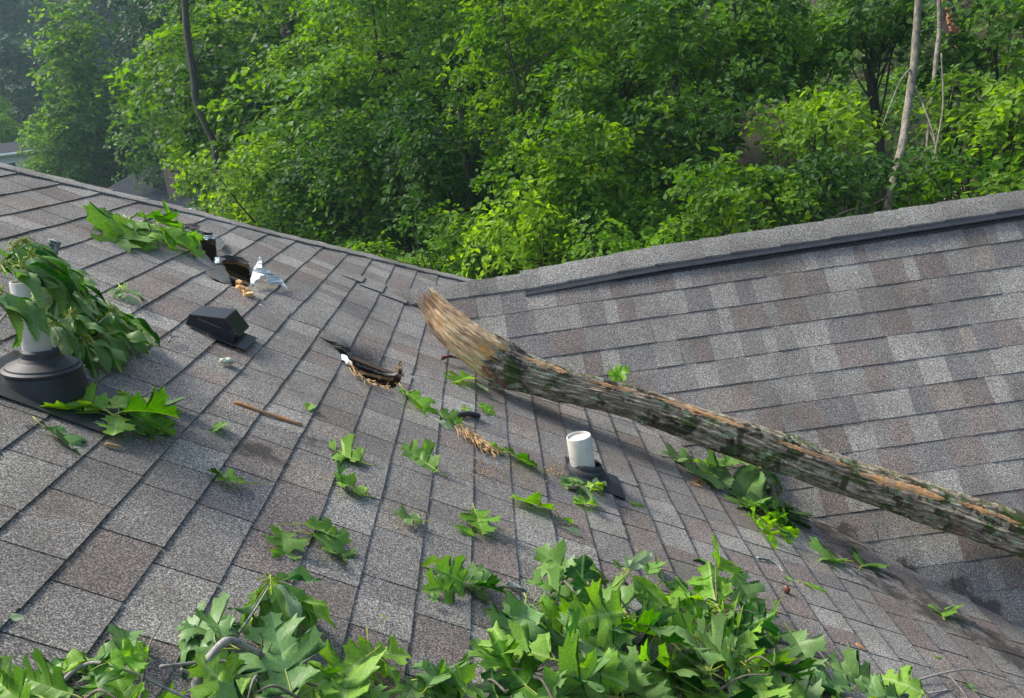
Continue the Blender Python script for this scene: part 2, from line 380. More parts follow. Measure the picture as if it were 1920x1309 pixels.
# plane parameterisation: a = along eaves, b = down slope ; map to world
def mapL(a, b, h):   # a=y, b=u (u = x/cos)
    cl = math.cos(D2R(30.8)); x = b*cl; P = np.stack([x, a, zL(x)], -1)
    return P + (h + dispL(P))[..., None]*NLu
CLc = math.cos(D2R(30.8)); CRc = math.cos(D2R(48.7))
def mapR(a, b, h):   # a=x, b = distance down slope from ridge
    y = YR - b*CRc; P = np.stack([a, y, zR(y) + .045*np.clip(a, 0, 9)/2.7*np.exp(-np.maximum(b, 0)/.3)], -1)
    d = .004*fnoise(np.stack([P[..., 0], P[..., 1], 0*P[..., 0]], -1), 1.9, 4) + .0015*fnoise(np.stack([P[..., 0], P[..., 1], 0*P[..., 0]], -1), 8, 8)
    return P + (h + d)[..., None]*NRu
PAL = {'light': (.275, .268, .250), 'mid': (.170, .165, .158), 'grey': (.215, .209, .198), 'brown': (.160, .134, .124), 'blue': (.150, .147, .152), 'tan': (.20, .178, .155)}
class Shingles:
    def __init__(s): s.V = []; s.F = []; s.C = []; s.W = []; s.n = 0
    def patch(s, fmap, a0, a1, b0, b1, h0, h1, na, nb, col, skirt, alo=None, ahi=None, mask=None, wet=None, edge=True):
        a = np.linspace(a0, a1, na+1); b = np.append(np.linspace(b0, b1-.0045, nb), b1); A, B = np.meshgrid(a, b, indexing='ij')
        if alo is not None: A = np.maximum(A, alo(B))
        if ahi is not None: A = np.minimum(A, ahi(B))
        H = h0 + (h1-h0)*(B-b0)/(b1-b0)
        P = fmap(A, B, H); Q = fmap(A, B, H-skirt)
        K = np.ones((na, nb), bool)
        w = A[1:, :-1]-A[:-1, :-1] + A[1:, 1:]-A[:-1, 1:]; K &= w > 1e-4
        if mask is not None:
            ctr = (P[1:, 1:]+P[:-1, :-1])/2; K &= ~mask(ctr)
        if not K.any(): return
        n = (na+1)*(nb+1); V = np.concatenate([P.reshape(-1, 3), Q.reshape(-1, 3)])
        idx = np.arange(n).reshape(na+1, nb+1); F = []
        flip = fmap is mapL
        for i in range(na):
            for j in range(nb):
                if not K[i, j]: continue
                q = (idx[i, j], idx[i+1, j], idx[i+1, j+1], idx[i, j+1])
                q = q if flip else q[::-1]
                F.append(q)
                for di, dj, e in ((-1, 0, (idx[i, j+1], idx[i, j])), (1, 0, (idx[i+1, j], idx[i+1, j+1])), (0, -1, (idx[i, j], idx[i+1, j])), (0, 1, (idx[i+1, j+1], idx[i, j+1]))):
                    ii, jj = i+di, j+dj
                    if 0 <= ii < na and 0 <= jj < nb and K[ii, jj]: continue
                    if dj == -1 and mask is None: continue
                    F.append((e[0], e[1], e[1]+n, e[0]+n))
        s.F.append(np.array(F)+s.n); s.V.append(V); s.n += len(V)
        cc = np.tile(np.array([*col, 1.]), (len(V), 1))
        if edge: ed = np.zeros((na+1, nb+1), bool); ed[:, -1] = True; cc[np.concatenate([ed.ravel(), np.ones(n, bool)]), :3] = .022
        s.C.append(cc)
        s.W.append(np.zeros(len(V)) if wet is None else wet(V))
    def build(s, name, parent, label=None):
        me = mesh(name, np.concatenate(s.V), np.concatenate(s.F), M_SH, smooth=False,
                  attrs={'tab': ('POINT', 'FLOAT_COLOR', np.concatenate(s.C)), 'wet': ('POINT', 'FLOAT', np.concatenate(s.W))})
        return link(name, me, parent, label=label)
HIPm = .914; hipy = lambda x: 3.858 + (x+2.116)*HIPm
valy = lambda x: (4.589 - .5961*x)/1.138             # front valley y for x
backy = lambda x: YR + (ZR - zL(x))/TR*(-1)*(-1)      # back gable meets left slope
XJ = -.605
LASTK = ['']
def rcol(side, u=.0):
    r = random.random()
    if side == 'R':
        k = LASTK[0]
        while k == LASTK[0]:
            r = random.random(); k = 'light' if r < .2 else 'mid' if r < .46 else 'grey' if r < .64 else 'brown' if r < .84 else 'blue' if r < .95 else 'tan'
        LASTK[0] = k
    else: k = 'light' if r < .08 else 'mid' if r < .40 else 'grey' if r < .66 else 'brown' if r < .86 else 'blue' if r < .9 else 'tan'
    f = random.uniform(.9, 1.12); g = .30 if side == 'R' else .25
    return tuple((c*(1-g)+m_*g)*f*w_ for c, m_, w_ in zip(PAL[k], (.178, .170, .162), (1.0, .985, .95)))
WETL = [(L(1700, 1120), .35, .13, -.75), (L(1850, 1200), .3, .12, -.75), (L(1560, 1000), .14, .06, -.5), (L(640, 850), .1, .05, 0), (L(470, 845), .09, .05, 0)]
def wetL(V):
    w = 0
    for c, su, sv, ro in WETL: w = w + 1.3*gauss(V, c, (su, sv), ro)
    n = fnoise(V, 14, 5) ; return np.clip(w*(.65+.45*n), 0, .40)
def wetR(V):
    w = 0
    for (px, py, a) in ((1690, 1080, .06), (1800, 1110, .05), (1720, 1150, .08), (1860, 1180, .08), (1590, 1010, .05)):
        w = w + gauss(V, R(px, py), (a, a))
    return np.clip(w*(.8+.3*fnoise(V, 20, 5)), 0, .46)
def holemask(C):
    m = np.zeros(C.shape[:-1], bool); J = .004*np.stack([fnoise(C, 90, 1), fnoise(C, 110, 7)], -1)
    for h in HOLES: m |= inpoly(C[..., :2]+J, h)
    return m
def nearhole(x, y):
    a, b = np.array(CR1[:2]), np.array(C3[:2]); ab = b-a; tt = min(1, max(0, ((x-a[0])*ab[0]+(y-a[1])*ab[1])/(ab @ ab)))
    if math.hypot(x-a[0]-tt*ab[0], y-a[1]-tt*ab[1]) < .2: return True
    return any(h[:, 0].min()-.06 < x < h[:, 0].max()+.06 and h[:, 1].min()-.2 < y < h[:, 1].max()+.2 for h in HOLES)
def build_left():
    S = Shingles(); E = .1335; u_off = -.080
    for k in range(-34, 28):
        b1 = u_off + k*E; b0 = b1 - E - .012; x = (b0+b1)/2*CLc
        if x < -4.2 or x > 3.0: continue
        for region in ('A', 'B'):
            if region == 'A':
                top = hipy(x) if x < XJ-.02 else valy(x); a = -1.6; ahi = (lambda B: hipy(B*CLc)) if x < XJ-.08 else ((lambda B: np.where(B*CLc < XJ, 4.62, valy(B*CLc)+.008))); alo = None
            else:
                if x < XJ-.02 or x > .6: continue
                lo = lambda B: YR + .03 + (ZR - zL(B*CLc))/TR; a = 4.2; top = hipy(x); ahi = lambda B: hipy(B*CLc); alo = lo
            a += random.random()*.3
            while a < top + .2:
                wd = random.choice([.13, .16, .18, .196, .21, .23, .26]); a2 = a + wd
                nearv = a2 > top - .25; nh = nearhole(x, a+wd/2)
                # within a cell: one or two colour patches
                cuts = [a] + ([a + wd*random.uniform(.35, .65)] if random.random() < .5 and wd > .17 else []) + [a2]
                gap = .0022 if x < .2 else .0034; hh = random.uniform(.0045, .0068) if x < .2 else random.uniform(.009, .012)
                for q in range(len(cuts)-1):
                    c0, c1 = cuts[q], cuts[q+1]
                    g0 = gap if q == 0 else 0; g1 = gap if q == len(cuts)-2 else 0
                    near_dist = math.hypot(x, (a+a2)/2)
                    na, nb = (14, 12) if nh else ((5, 5) if nearv else (3, 3))
                    if nh: na, nb = max(8, int((c1-c0)/.008)), 18
                    S.patch(mapL, c0+g0, c1-g1, b0, b1 + random.uniform(-.0015, .0015), .0005, hh, na, nb, rcol('L'), .006, alo, ahi, holemask if nh else None, wetL, x > -.1)
                a = a2
    return S.build('roof_slope', HOUSE, 'left slope with three storm holes')
SL = build_left()
def build_right():
    S = Shingles(); E = .1365
    xlo = lambda B: (4.589 - 1.138*(YR-B*CRc))/.5961 + .004
    for k in range(0, 26):
        b1 = .085 + (k+1)*E; b0 = b1-E-.012
        a = max(-.8, float(xlo(b0))-.3) + random.random()*.1 if b0*CRc < 6 else 0
        while a < 5.2:
            wd = random.choice([.06, .09, .11, .13, .15, .17]); a2 = a+wd
            hh = random.choice([.0025, .0042, .0058]); nv = a < float(xlo(b1))+.3
            S.patch(mapR, a, a2, b0, b1+random.uniform(-.001, .001), .0005, hh, 4 if nv else 2, 6 if nv else 2, rcol('R'), .0045, xlo, None, None, wetR, False)
            a = a2
    return S.build('roof_slope', HOUSE, 'right slope of patchy grey and brown shingles')
SR = build_right()
def build_deck():
    # sheathing below the shingles, holes cut; solid edges
    def grid(fmap, a0, a1, b0, b1, step, alo, ahi, mask, name, mats, h, t):
        h = -.011; S = Shingles(); S.patch(fmap, a0, a1, b0, b1, h, h, int((a1-a0)/step), int((b1-b0)/step), (.1, .1, .1), t, alo, ahi, mask)
        me = mesh(name, np.concatenate(S.V), np.concatenate(S.F), mats, smooth=False); return link(name, me, HOUSE)
    def hm(C):
        m = np.zeros(C.shape[:-1], bool); J = .007*np.stack([fnoise(C, 50, 3), fnoise(C, 70, 9)], -1)
        for h in HOLES:
            for ox, oy in ((0, 0), (.014, 0), (-.010, 0), (0, .012), (0, -.012)): m |= inpoly(C[..., :2]+J+np.array([ox, oy]), h)
        return m
    bj = XJ/CLc
    # fine sheet over damaged area, coarse elsewhere (butted)
    y0, y1 = 2.7, 4.3; bb0, bb1 = -1.9, -.35
    hi = lambda B: hipy(B*CLc)-.01
    grid(mapL, y0, y1, bb0, bb1, .011, None, hi, hm, 'roof_deck', M_OSB, -.012, .012)
    grid(mapL, -1.5, y0, bb0, bb1, .15, None, None, None, 'roof_deck', M_OSB, -.012, .012)
    grid(mapL, y1, 6.0, bb0, bj, .1, None, hi, None, 'roof_deck', M_OSB, -.012, .012)
    grid(mapL, -1.5, 6.0, -4.9, bb0, .15, None, hi, None, 'roof_deck', M_OSB, -.012, .012)
    grid(mapL, -1.5, 6.0, bb1, 3.6, .15, None, lambda B: np.where(B*CLc < XJ, 4.4, valy(B*CLc)), None, 'roof_deck', M_OSB, -.012, .012)
    grid(mapL, y1, 4.42, bj, bb1, .06, None, None, None, 'roof_deck', M_OSB, -.012, .012)
    grid(mapL, 4.2, 6.2, bj, 1.0, .08, lambda B: YR+.02+(ZR-zL(B*CLc))/TR, hi, None, 'roof_deck', M_OSB, -.012, .012)
    xlo = lambda B: (4.589 - 1.138*(YR-B*CRc))/.5961
    grid(mapR, -.8, 5.2, 0, 3.9, .12, xlo, None, None, 'roof_deck', M_OSB, -.012, .012)
build_deck()
def build_backs():
    mb = MB()
    # back slope of the cross gable, far side of the hip, far side of the main ridge
    z2 = ZR - TR*1.5
    mb.add([(XJ, YR, ZR-.006), (5.2, YR, ZR-.006), (5.2, YR+1.5, z2), (1.9, YR+1.5, z2)], [(0, 1, 2, 3)])
    def hz(x): return zL(x)
    xs = [-4.2, -.2, 1.2]
    mb.add([(-4.2, hipy(-4.2), hz(-4.2)), (1.2, hipy(1.2), hz(1.2)), (1.2, 9.0, hz(1.2)-.62*(9-hipy(1.2))), (-4.2, 9.0, hz(-4.2)-.62*(9-hipy(-4.2)))], [(0, 1, 2, 3)])
    mb.add([(-4.2, -1.6, hz(-4.2)), (-4.2, hipy(-4.2), hz(-4.2)), (-8, hipy(-4.2), hz(-4.2)-2.3), (-8, -1.6, hz(-4.2)-2.3)], [(0, 1, 2, 3)])
    me = mb.build('roof_slope', M_SH); a = me.attributes.new('tab', 'FLOAT_COLOR', 'POINT'); a.data.foreach_set('color', np.tile([.19, .185, .18, 1.], (len(me.vertices), 1)).ravel())
    link('roof_slope', me, HOUSE, label='far slope facing the woods')
    # walls below (kept dark inside), attic floor
    mb = MB(); zf = -3.9
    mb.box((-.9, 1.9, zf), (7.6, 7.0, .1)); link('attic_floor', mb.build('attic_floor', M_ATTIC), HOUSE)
    mb = MB()
    for c, s in (((-1., -1.4, -5.4), (8.4, .15, 3.0)), ((-5.2, 2, -5.2), (.15, 7, 3.4)), ((4.6, 1.5, -5.4), (.15, 5.9, 3.0)), ((-.5, 5.45, -5.2), (9.3, .15, 3.4)), ((2.9, 1.0, -5.4), (3.2, .15, 3.))): mb.box(c, s)
    link('wall', mb.build('wall', M_SIDING), HOUSE)
    # rafters seen through the holes
    for k in range(5):
        mb = MB(); y = 2.78 + k*.41
        for x0, x1 in ((max(-1.9, (y-3.858)/HIPm-2.116+.15), -.3),):
            P = [np.array([x, y, zL(x)-.075]) for x in (x0, x1)]
            d = (P[1]-P[0]); ln = np.linalg.norm(d); ax = np.array([d/ln, [0, 1, 0], np.cross(d/ln, [0, 1, 0])])
            mb.box((P[0]+P[1])/2, (ln, .038, .09), ax)
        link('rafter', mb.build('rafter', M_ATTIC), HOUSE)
build_backs()
# ridge cap, vent and hip cap ------------------------------------------------
def ridge_warp(V, raised=True):
    V = np.array(V, float); V[:, 2] += .045*np.clip(V[:, 0], 0, 9)/2.7
    if raised: V[:, 2] -= .024*np.clip(1-(V[:, 0]-.085)/.7, 0, 1)
    return V
def cap_mesh(name, pts, nl, nr, half, lift, th=.006, col=None, label=None, angs=(0, 0)):
    """pieces folded over a ridge: pts list of (p0,p1) centre segments"""
    V = []; F = []; C = []; W = []
    for p0, p1, li, co in pts:
        p0 = np.array(p0); p1 = np.array(p1); o = len(V); ns = 4
        for (p, ex) in ((p0, 0.), (p1, th)):
            for k in range(-ns, ns+1):
                f = abs(k)/ns; dd = nl if k < 0 else nr
                rd = .012*(1-f)**2
                v = p + dd*half*f + np.array([0, 0, li+ex-rd]); V.append(v)
        m = 2*ns+1
        for k in range(2*ns): F.append((o+k, o+k+1, o+m+k+1, o+m+k))
        o2 = len(V)
        for k in range(2*m): V.append(V[o+k] - np.array([0, 0, th+.006]))
        for k in range(2*ns): F.append((o+m+k, o+m+k+1, o2+m+k+1, o2+m+k))
        F.append((o, o+m, o2+m, o2)); F.append((o+m-1, o2+m-1, o2+2*m-1, o+2*m-1))
        C += [(*co, 1.)]*(len(V)-o); W += [0]*(len(V)-o)
    V = np.array(V)
    if name == 'ridge_cap': V = ridge_warp(V, half > .11)
    me = mesh(name, V, F, M_SH, smooth=False, attrs={'tab': ('POINT', 'FLOAT_COLOR', np.array(C)), 'wet': ('POINT', 'FLOAT', np.array(W))})
    return link(name, me, HOUSE, label=label)
dR = np.array([0, -CRc, -math.sin(D2R(48.7))]); dRb = np.array([0, CRc, -math.sin(D2R(48.7))])
def capc():
    f = random.uniform(.78, 1.12); return (.205*f, .200*f, .182*f)
xv = .085                                         # where the ridge vent starts
P = []
x = xv+.02; 
while x > -.52:
    P.append(((x, YR, ZR+.002+.012), (x-.15, YR, ZR+.002+.012), 0, tuple(c*.85 for c in capc()))); x -= .15
cap_mesh('ridge_cap', P, dR, dRb, .105, 0, .004, label='low cap beside the vented ridge')
P = []; x = xv
widths = []
while x < 5.3:
    wd = random.choice([.10, .13, .2, .26]); P.append(((x+wd+.01, YR, ZR+.048), (x, YR, ZR+.05), 0, capc())); x += wd
cap_mesh('ridge_cap', P, dR, dRb, .122, 0, .004, label='cap over the black ridge vent')
# ridge vent: black slotted strip under the raised cap
mb = MB()
for sgn, dd in ((-1, dR), (1, dRb)):
    nrm = np.array([0, sgn*(-1)*-1*0, 1.])
    n_ = np.cross([1, 0, 0], dd); n_ = n_ if n_[2] > 0 else -n_
    ax = np.array([[1, 0, 0], dd, n_])
    for q_ in range(21): mb.box(np.array([xv+.01+.125+q_*.25, YR, ZR]) + dd*.092 + n_*.016, (.25, .05, .022), ax); mb.box(np.array([xv+.01+.125+q_*.25, YR, ZR]) + dd*.124 + n_*.006, (.25, .012, .006), ax)
    xx = xv+.02
    while xx < 5.2 and sgn == -1:
        mb.box(np.array([xx, YR, ZR]) + dd*.1185 + n_*.017, (.006, .006, .018), ax); xx += .017
mb.v = [tuple(v) for v in ridge_warp(mb.v)]
vent = link('ridge_vent', mb.build('ridge_vent', simple('ridge_vent_plastic', (.035, .037, .042), .5, .3, 60, .1)), HOUSE)
# cap pieces running on from the ridge down onto the left slope
mbc = Shingles()
pj = [((803, 545), (.15)), ((765, 553), .15), ((740, 557), .13)]
for i, (a0, a1, b0, b1) in enumerate(((4.24, 4.46, -.74, -.60), (4.26, 4.46, -.855, -.735), (4.30, 4.44, -.955, -.85))):
    mbc.patch(mapL, a0, a1, b0, b1, .008, .014, 5, 4, capc(), .01)
mbc.build('cap_shingle', HOUSE, 'cap shingles running on from the low ridge over the left slope')
# hip cap
hd = np.array([1, HIPm, -TL]); hd /= np.linalg.norm(hd)
n1 = np.cross(hd, NLu); n1 = n1/np.linalg.norm(n1); n1 = n1 if n1[1] < 0 else -n1
nB = np.array([0., .62, 1]); nB /= np.linalg.norm(nB); n2 = np.cross(hd, nB); n2 /= np.linalg.norm(n2); n2 = n2 if n2[1] > 0 else -n2
P = []; s = 0; p00 = np.array([-4.2, hipy(-4.2), zL(-4.2)])
Ltot = (1.0+4.2)/hd[0]
while s < Ltot:
    e = s+.145; q0 = p00+hd*s; q1 = p00+hd*e
    off = lambda q: np.array([0, 0, .012 + float(dispL(q[None])[0])])
    P.append((q0+off(q0), q1+off(q1), 0, tuple(c*.92 for c in capc()))); s = e - .003
cap_mesh('hip_cap', P, n1, n2, .12, .004, .003)

# torn bits of the roof -------------------------------------------------------
def rag(name, pts, mat, n=5, lift=None, parent=HOUSE, th=.002, label=None, jag=.0):
    """thin crumpled sheet from (px,py,h) outline on the left slope, filled by a fan of rings"""
    P = []
    for i in range(len(pts)):
        a, b = np.array(pts[i], float), np.array(pts[(i+1) % len(pts)], float)
        for t in np.linspace(0, 1, n, endpoint=False):
            q = a+(b-a)*t; P.append(q + np.array([random.uniform(-jag, jag), random.uniform(-jag, jag), random.uniform(-.0008, .0008)]))
    W = [L(q[0], q[1], q[2]) for q in P]
    tris = tessellate_polygon([[Vector((q[0], q[1], 0)) for q in P]])
    V = np.array(W); me = mesh(name, V, [tuple(t) for t in tris], mat, smooth=False)
    o = link(name, me, parent, label=label)
    m = o.modifiers.new('solid', 'SOLIDIFY'); m.thickness = th; m.offset = 0
    return o
rag('torn_membrane', [(467, 536, .01), (474, 510, .03), (481, 495, .06), (487, 482, .10), (490, 484, .10), (491, 502, .07), (500, 503, .06), (508, 513, .05), (518, 517, .04), (528, 524, .025), (540, 541, .012), (532, 537, .012), (524, 531, .014), (517, 534, .012), (505, 531, .02), (497, 526, .03), (505, 521, .035), (500, 516, .04), (492, 516, .04), (484, 523, .03), (476, 530, .02), (478, 536, .01)], M_WRAP, 4, jag=1.2, label='white membrane torn up beside the middle hole')
rag('torn_membrane', [(403, 483, .012), (411, 483, .016), (412, 492, .012), (404, 494, .01)], M_WRAP, 3, jag=1, label='scrap of white membrane on the rim of the middle hole')
rag('torn_membrane', [(380, 442, .014), (392, 443, .018), (404, 443, .014), (402, 449, .01), (394, 447, .008), (386, 450, .008), (381, 448, .01)], M_WRAP, 3, jag=1.3)
rag('torn_membrane', [(640, 664, .006), (652, 668, .01), (660, 684, .01), (650, 682, .008), (642, 674, .006)], M_WRAP, 3, jag=1.5, label='white rim scrap at the lower hole')
rag('torn_membrane', [(480, 563, .012), (492, 566, .014), (500, 571, .012), (494, 574, .01), (484, 569, .01)], M_WRAP, 3, jag=1.5)
rag('torn_membrane', [(518, 579, .012), (532, 581, .014), (541, 588, .012), (530, 589, .01), (520, 585, .01)], M_WRAP, 3, jag=1.5)
rag('felt_flap', [(385, 510, .009), (402, 500, .009), (415, 497, .008), (428, 512, .0), (431, 536, -.004), (420, 531, .008), (400, 522, .009)], M_FELT, 4, jag=.6, label='bare grey felt left of the middle hole')
rag('felt_flap', [(404, 446, .009), (412, 446, .012), (420, 452, .012), (421, 462, .011), (412, 470, .009), (407, 474, .006)], M_FELT, 4, jag=.8)
for pts in ([(342, 421, .010), (360, 419, .018), (376, 425, .016), (372, 430, .010), (358, 428, .010)], [(367, 433, .012), (382, 436, .02), (400, 437, .018), (398, 441, .011), (380, 441, .010)], [(411, 480, .012), (430, 478, .022), (450, 481, .022), (468, 492, .014), (460, 495, .008), (440, 488, .008), (424, 486, .008)], [(592, 627, .010), (612, 636, .02), (640, 646, .024), (659, 655, .02), (654, 660, .010), (630, 652, .010)]):
    rag('lifted_shingle', pts, simple('torn_shingle_edge', (.07, .065, .062), .9, .4, 60, .4), 4, jag=1.0)
def shards(name, line, n, ln, mat, spread, label=None, parent=HOUSE, h=.012, w=.0018):
    mb = MB()
    for i in range(n):
        t = random.random()*(len(line)-1); k = int(t); a, b = np.array(line[k], float), np.array(line[k+1], float); q = a+(b-a)*(t-k)
        q = q + np.array([random.gauss(0, spread), random.gauss(0, spread*.6)]); d = (b-a)/np.linalg.norm(b-a)
        ang = math.atan2(d[1], d[0]) + random.gauss(0, .6); l = ln*random.uniform(.4, 1.4)
        p0 = L(q[0], q[1], h*random.uniform(.2, 1.3)); p1 = L(q[0]+l*math.cos(ang), q[1]+l*math.sin(ang), h*random.uniform(.3, 2))
        mb.tube([p0, (p0+p1)/2 + NLu*.001, p1], [w*random.uniform(.5, 1.2), w, w*.2], 4)
    return link(name, mb.build(name, mat), parent, label=label)
shards('splintered_sheathing', [(650, 676), (668, 700), (702, 722), (733, 728)], 70, 9, M_OSB, 3, 'tan splinters along the lower hole')
shards('splintered_sheathing', [(744, 702), (747, 690), (752, 680)], 20, 7, M_OSB, 2)
mb = MB()
for i in range(26):
    q = np.array([random.uniform(447, 470), 0]); q[1] = 537 + (q[0]-447)*.75 + random.gauss(0, 3.2); p = L(q[0], q[1], random.uniform(.004, .028)); r = random.uniform(.007, .014)
    V = []; u = rng.normal(size=(8, 3)); 
    ax, _ = np.linalg.qr(rng.normal(size=(3, 3))); mb.box(p, (r*2, r*1.6, r*1.3), ax)
link('insulation_clump', mb.build('insulation_clump', M_FOAM), HOUSE)

# pipes and vents ------------------------------------------------------------
def frame_up(): return np.eye(3)
def pipe(px, py, r, h, label, tilt=(0, 0), wall=.004):
    b = L(px, py); ax = np.array([[1., 0, 0], [0, 1, 0], [0, 0, 1]]); up = np.array([tilt[0], tilt[1], 1.]); up /= np.linalg.norm(up)
    x = np.cross([0, 1, 0], up); x /= np.linalg.norm(x); y = np.cross(up, x); A = np.array([x, y, up])
    mb = MB(); mb.lathe([(r, -.12), (r, h*.5), (r, h-.002), (r-.001, h), (r-wall, h), (r-wall, h-.002), (r-wall, h-.010 if r > .04 else h-.1), (0, h-.010 if r > .04 else h-.1)], b, A, 48)
    me = mb.build('vent_pipe', M_PVC, True); me.set_sharp_from_angle(angle=.6)
    return link('vent_pipe', me, HOUSE, label=label), b, A
def sharp_(me): me.set_sharp_from_angle(angle=.35); return me
def flange(b, A, prof, plate, label, parent, mat, bend=.5, offs=(0, 0)):
    """boot: cone lathed round an axis between vertical and slope normal, and a thin base plate on the slope"""
    mb = MB(); ax = A[2]*(1-bend)+NLu*bend; ax /= np.linalg.norm(ax)
    x = np.cross([0, 1, 0], ax); x /= np.linalg.norm(x); y = np.cross(ax, x)
    mb.lathe([(r_*(.9 if r_ > .095 else 1), h_) for r_, h_ in prof], b, np.array([x, y, ax]), 56)
    o = link('pipe_boot', sharp_(mb.build('pipe_boot', mat, True)), parent, label=label)
    dn = np.array([math.cos(D2R(30.8)), 0, -math.sin(D2R(30.8))])
    mb = MB(); c = b + dn*offs[0] + np.array([0, 1, 0])*offs[1] + NLu*.0105
    mb.box(c, (plate[0], plate[1], .0025), np.array([dn, [0, 1, 0], NLu]))
    link('base_plate', mb.build('base_plate', mat), parent)
    return o
p2, b2, A2 = pipe(1096, 893, .0445, .16, 'short white pipe near the log', (-.03, .0))
flange(b2, A2, [(.092, .004), (.088, .012), (.072, .020), (.068, .034), (.058, .040), (.056, .052), (.050, .056), (.0465, .058), (.0452, .052)], (.22, .19), None, p2, M_RUBBER, .6, (.035, 0))
p1, b1, A1 = pipe(84, 728, .0325, .27, 'tall stained pipe under drooping leaves', (.10, .0))
flange(b1, A1, [(.112, -.012), (.104, .020), (.088, .046), (.090, .049), (.090, .056), (.082, .060), (.080, .064), (.066, .070), (.052, .076), (.045, .084), (.042, .098), (.0365, .104), (.033, .098)], (.34, .24), None, p1, M_RUBBER, .15, (.03, -.01))
# box vent: side profile in a vertical plane, extruded away from the camera
y0 = float(L(418, 640)[1]); 
prof = [(354, 589), (422, 597), (449, 631), (441, 636), (417, 634), (347, 609)]
P0 = [atY(px, py, y0) for px, py in prof]; DEPv = .135
mb = MB(); n = len(P0); V = P0 + [p + np.array([0, DEPv, 0]) for p in P0]
F = [tuple(range(n))[::-1], tuple(range(n, 2*n))] + [(i, (i+1) % n, n+(i+1) % n, n+i) for i in range(n)]
mb.add(V, F); me = mb.build('box_vent', M_METAL); bv = link('box_vent', me, HOUSE)
bm_ = bv.modifiers.new('bev', 'BEVEL'); bm_.width = .003; bm_.segments = 2
rim = []
def bead(a, b, parent, name='vent_rib', r=.0022):
    mb = MB(); mb.tube([atY(*a, y0)-np.array([0, .001, 0]), atY(*b, y0)-np.array([0, .001, 0])], r, 6); return mb
mr_ = MB()
for a, b in (((372, 598), (430, 622)), ((430, 622), (442, 619)), ((355, 611), (408, 633))):
    mr_.tube([atY(*a, y0-.001), atY(*b, y0-.001)], .0018, 6)
link('vent_rib', mr_.build('vent_rib', simple('ribbed_grey_edge', (.10, .105, .12), .4, .1, 20, 0)), bv)
mb = MB(); dn = np.array([math.cos(D2R(30.8)), 0, -math.sin(D2R(30.8))])
mb.box(L(422, 636, .02)+np.array([0, .05, 0]), (.05, .08, .05), np.array([dn, [0, 1, 0], NLu])); link('vent_foot', mb.build('vent_foot', M_METAL), bv)
mb = MB(); mb.box(L(432, 640, .0125)+np.array([0, .05, 0]), (.12, .16, .002), np.array([dn, [0, 1, 0], NLu])); link('base_plate', mb.build('base_plate', M_METAL), bv)

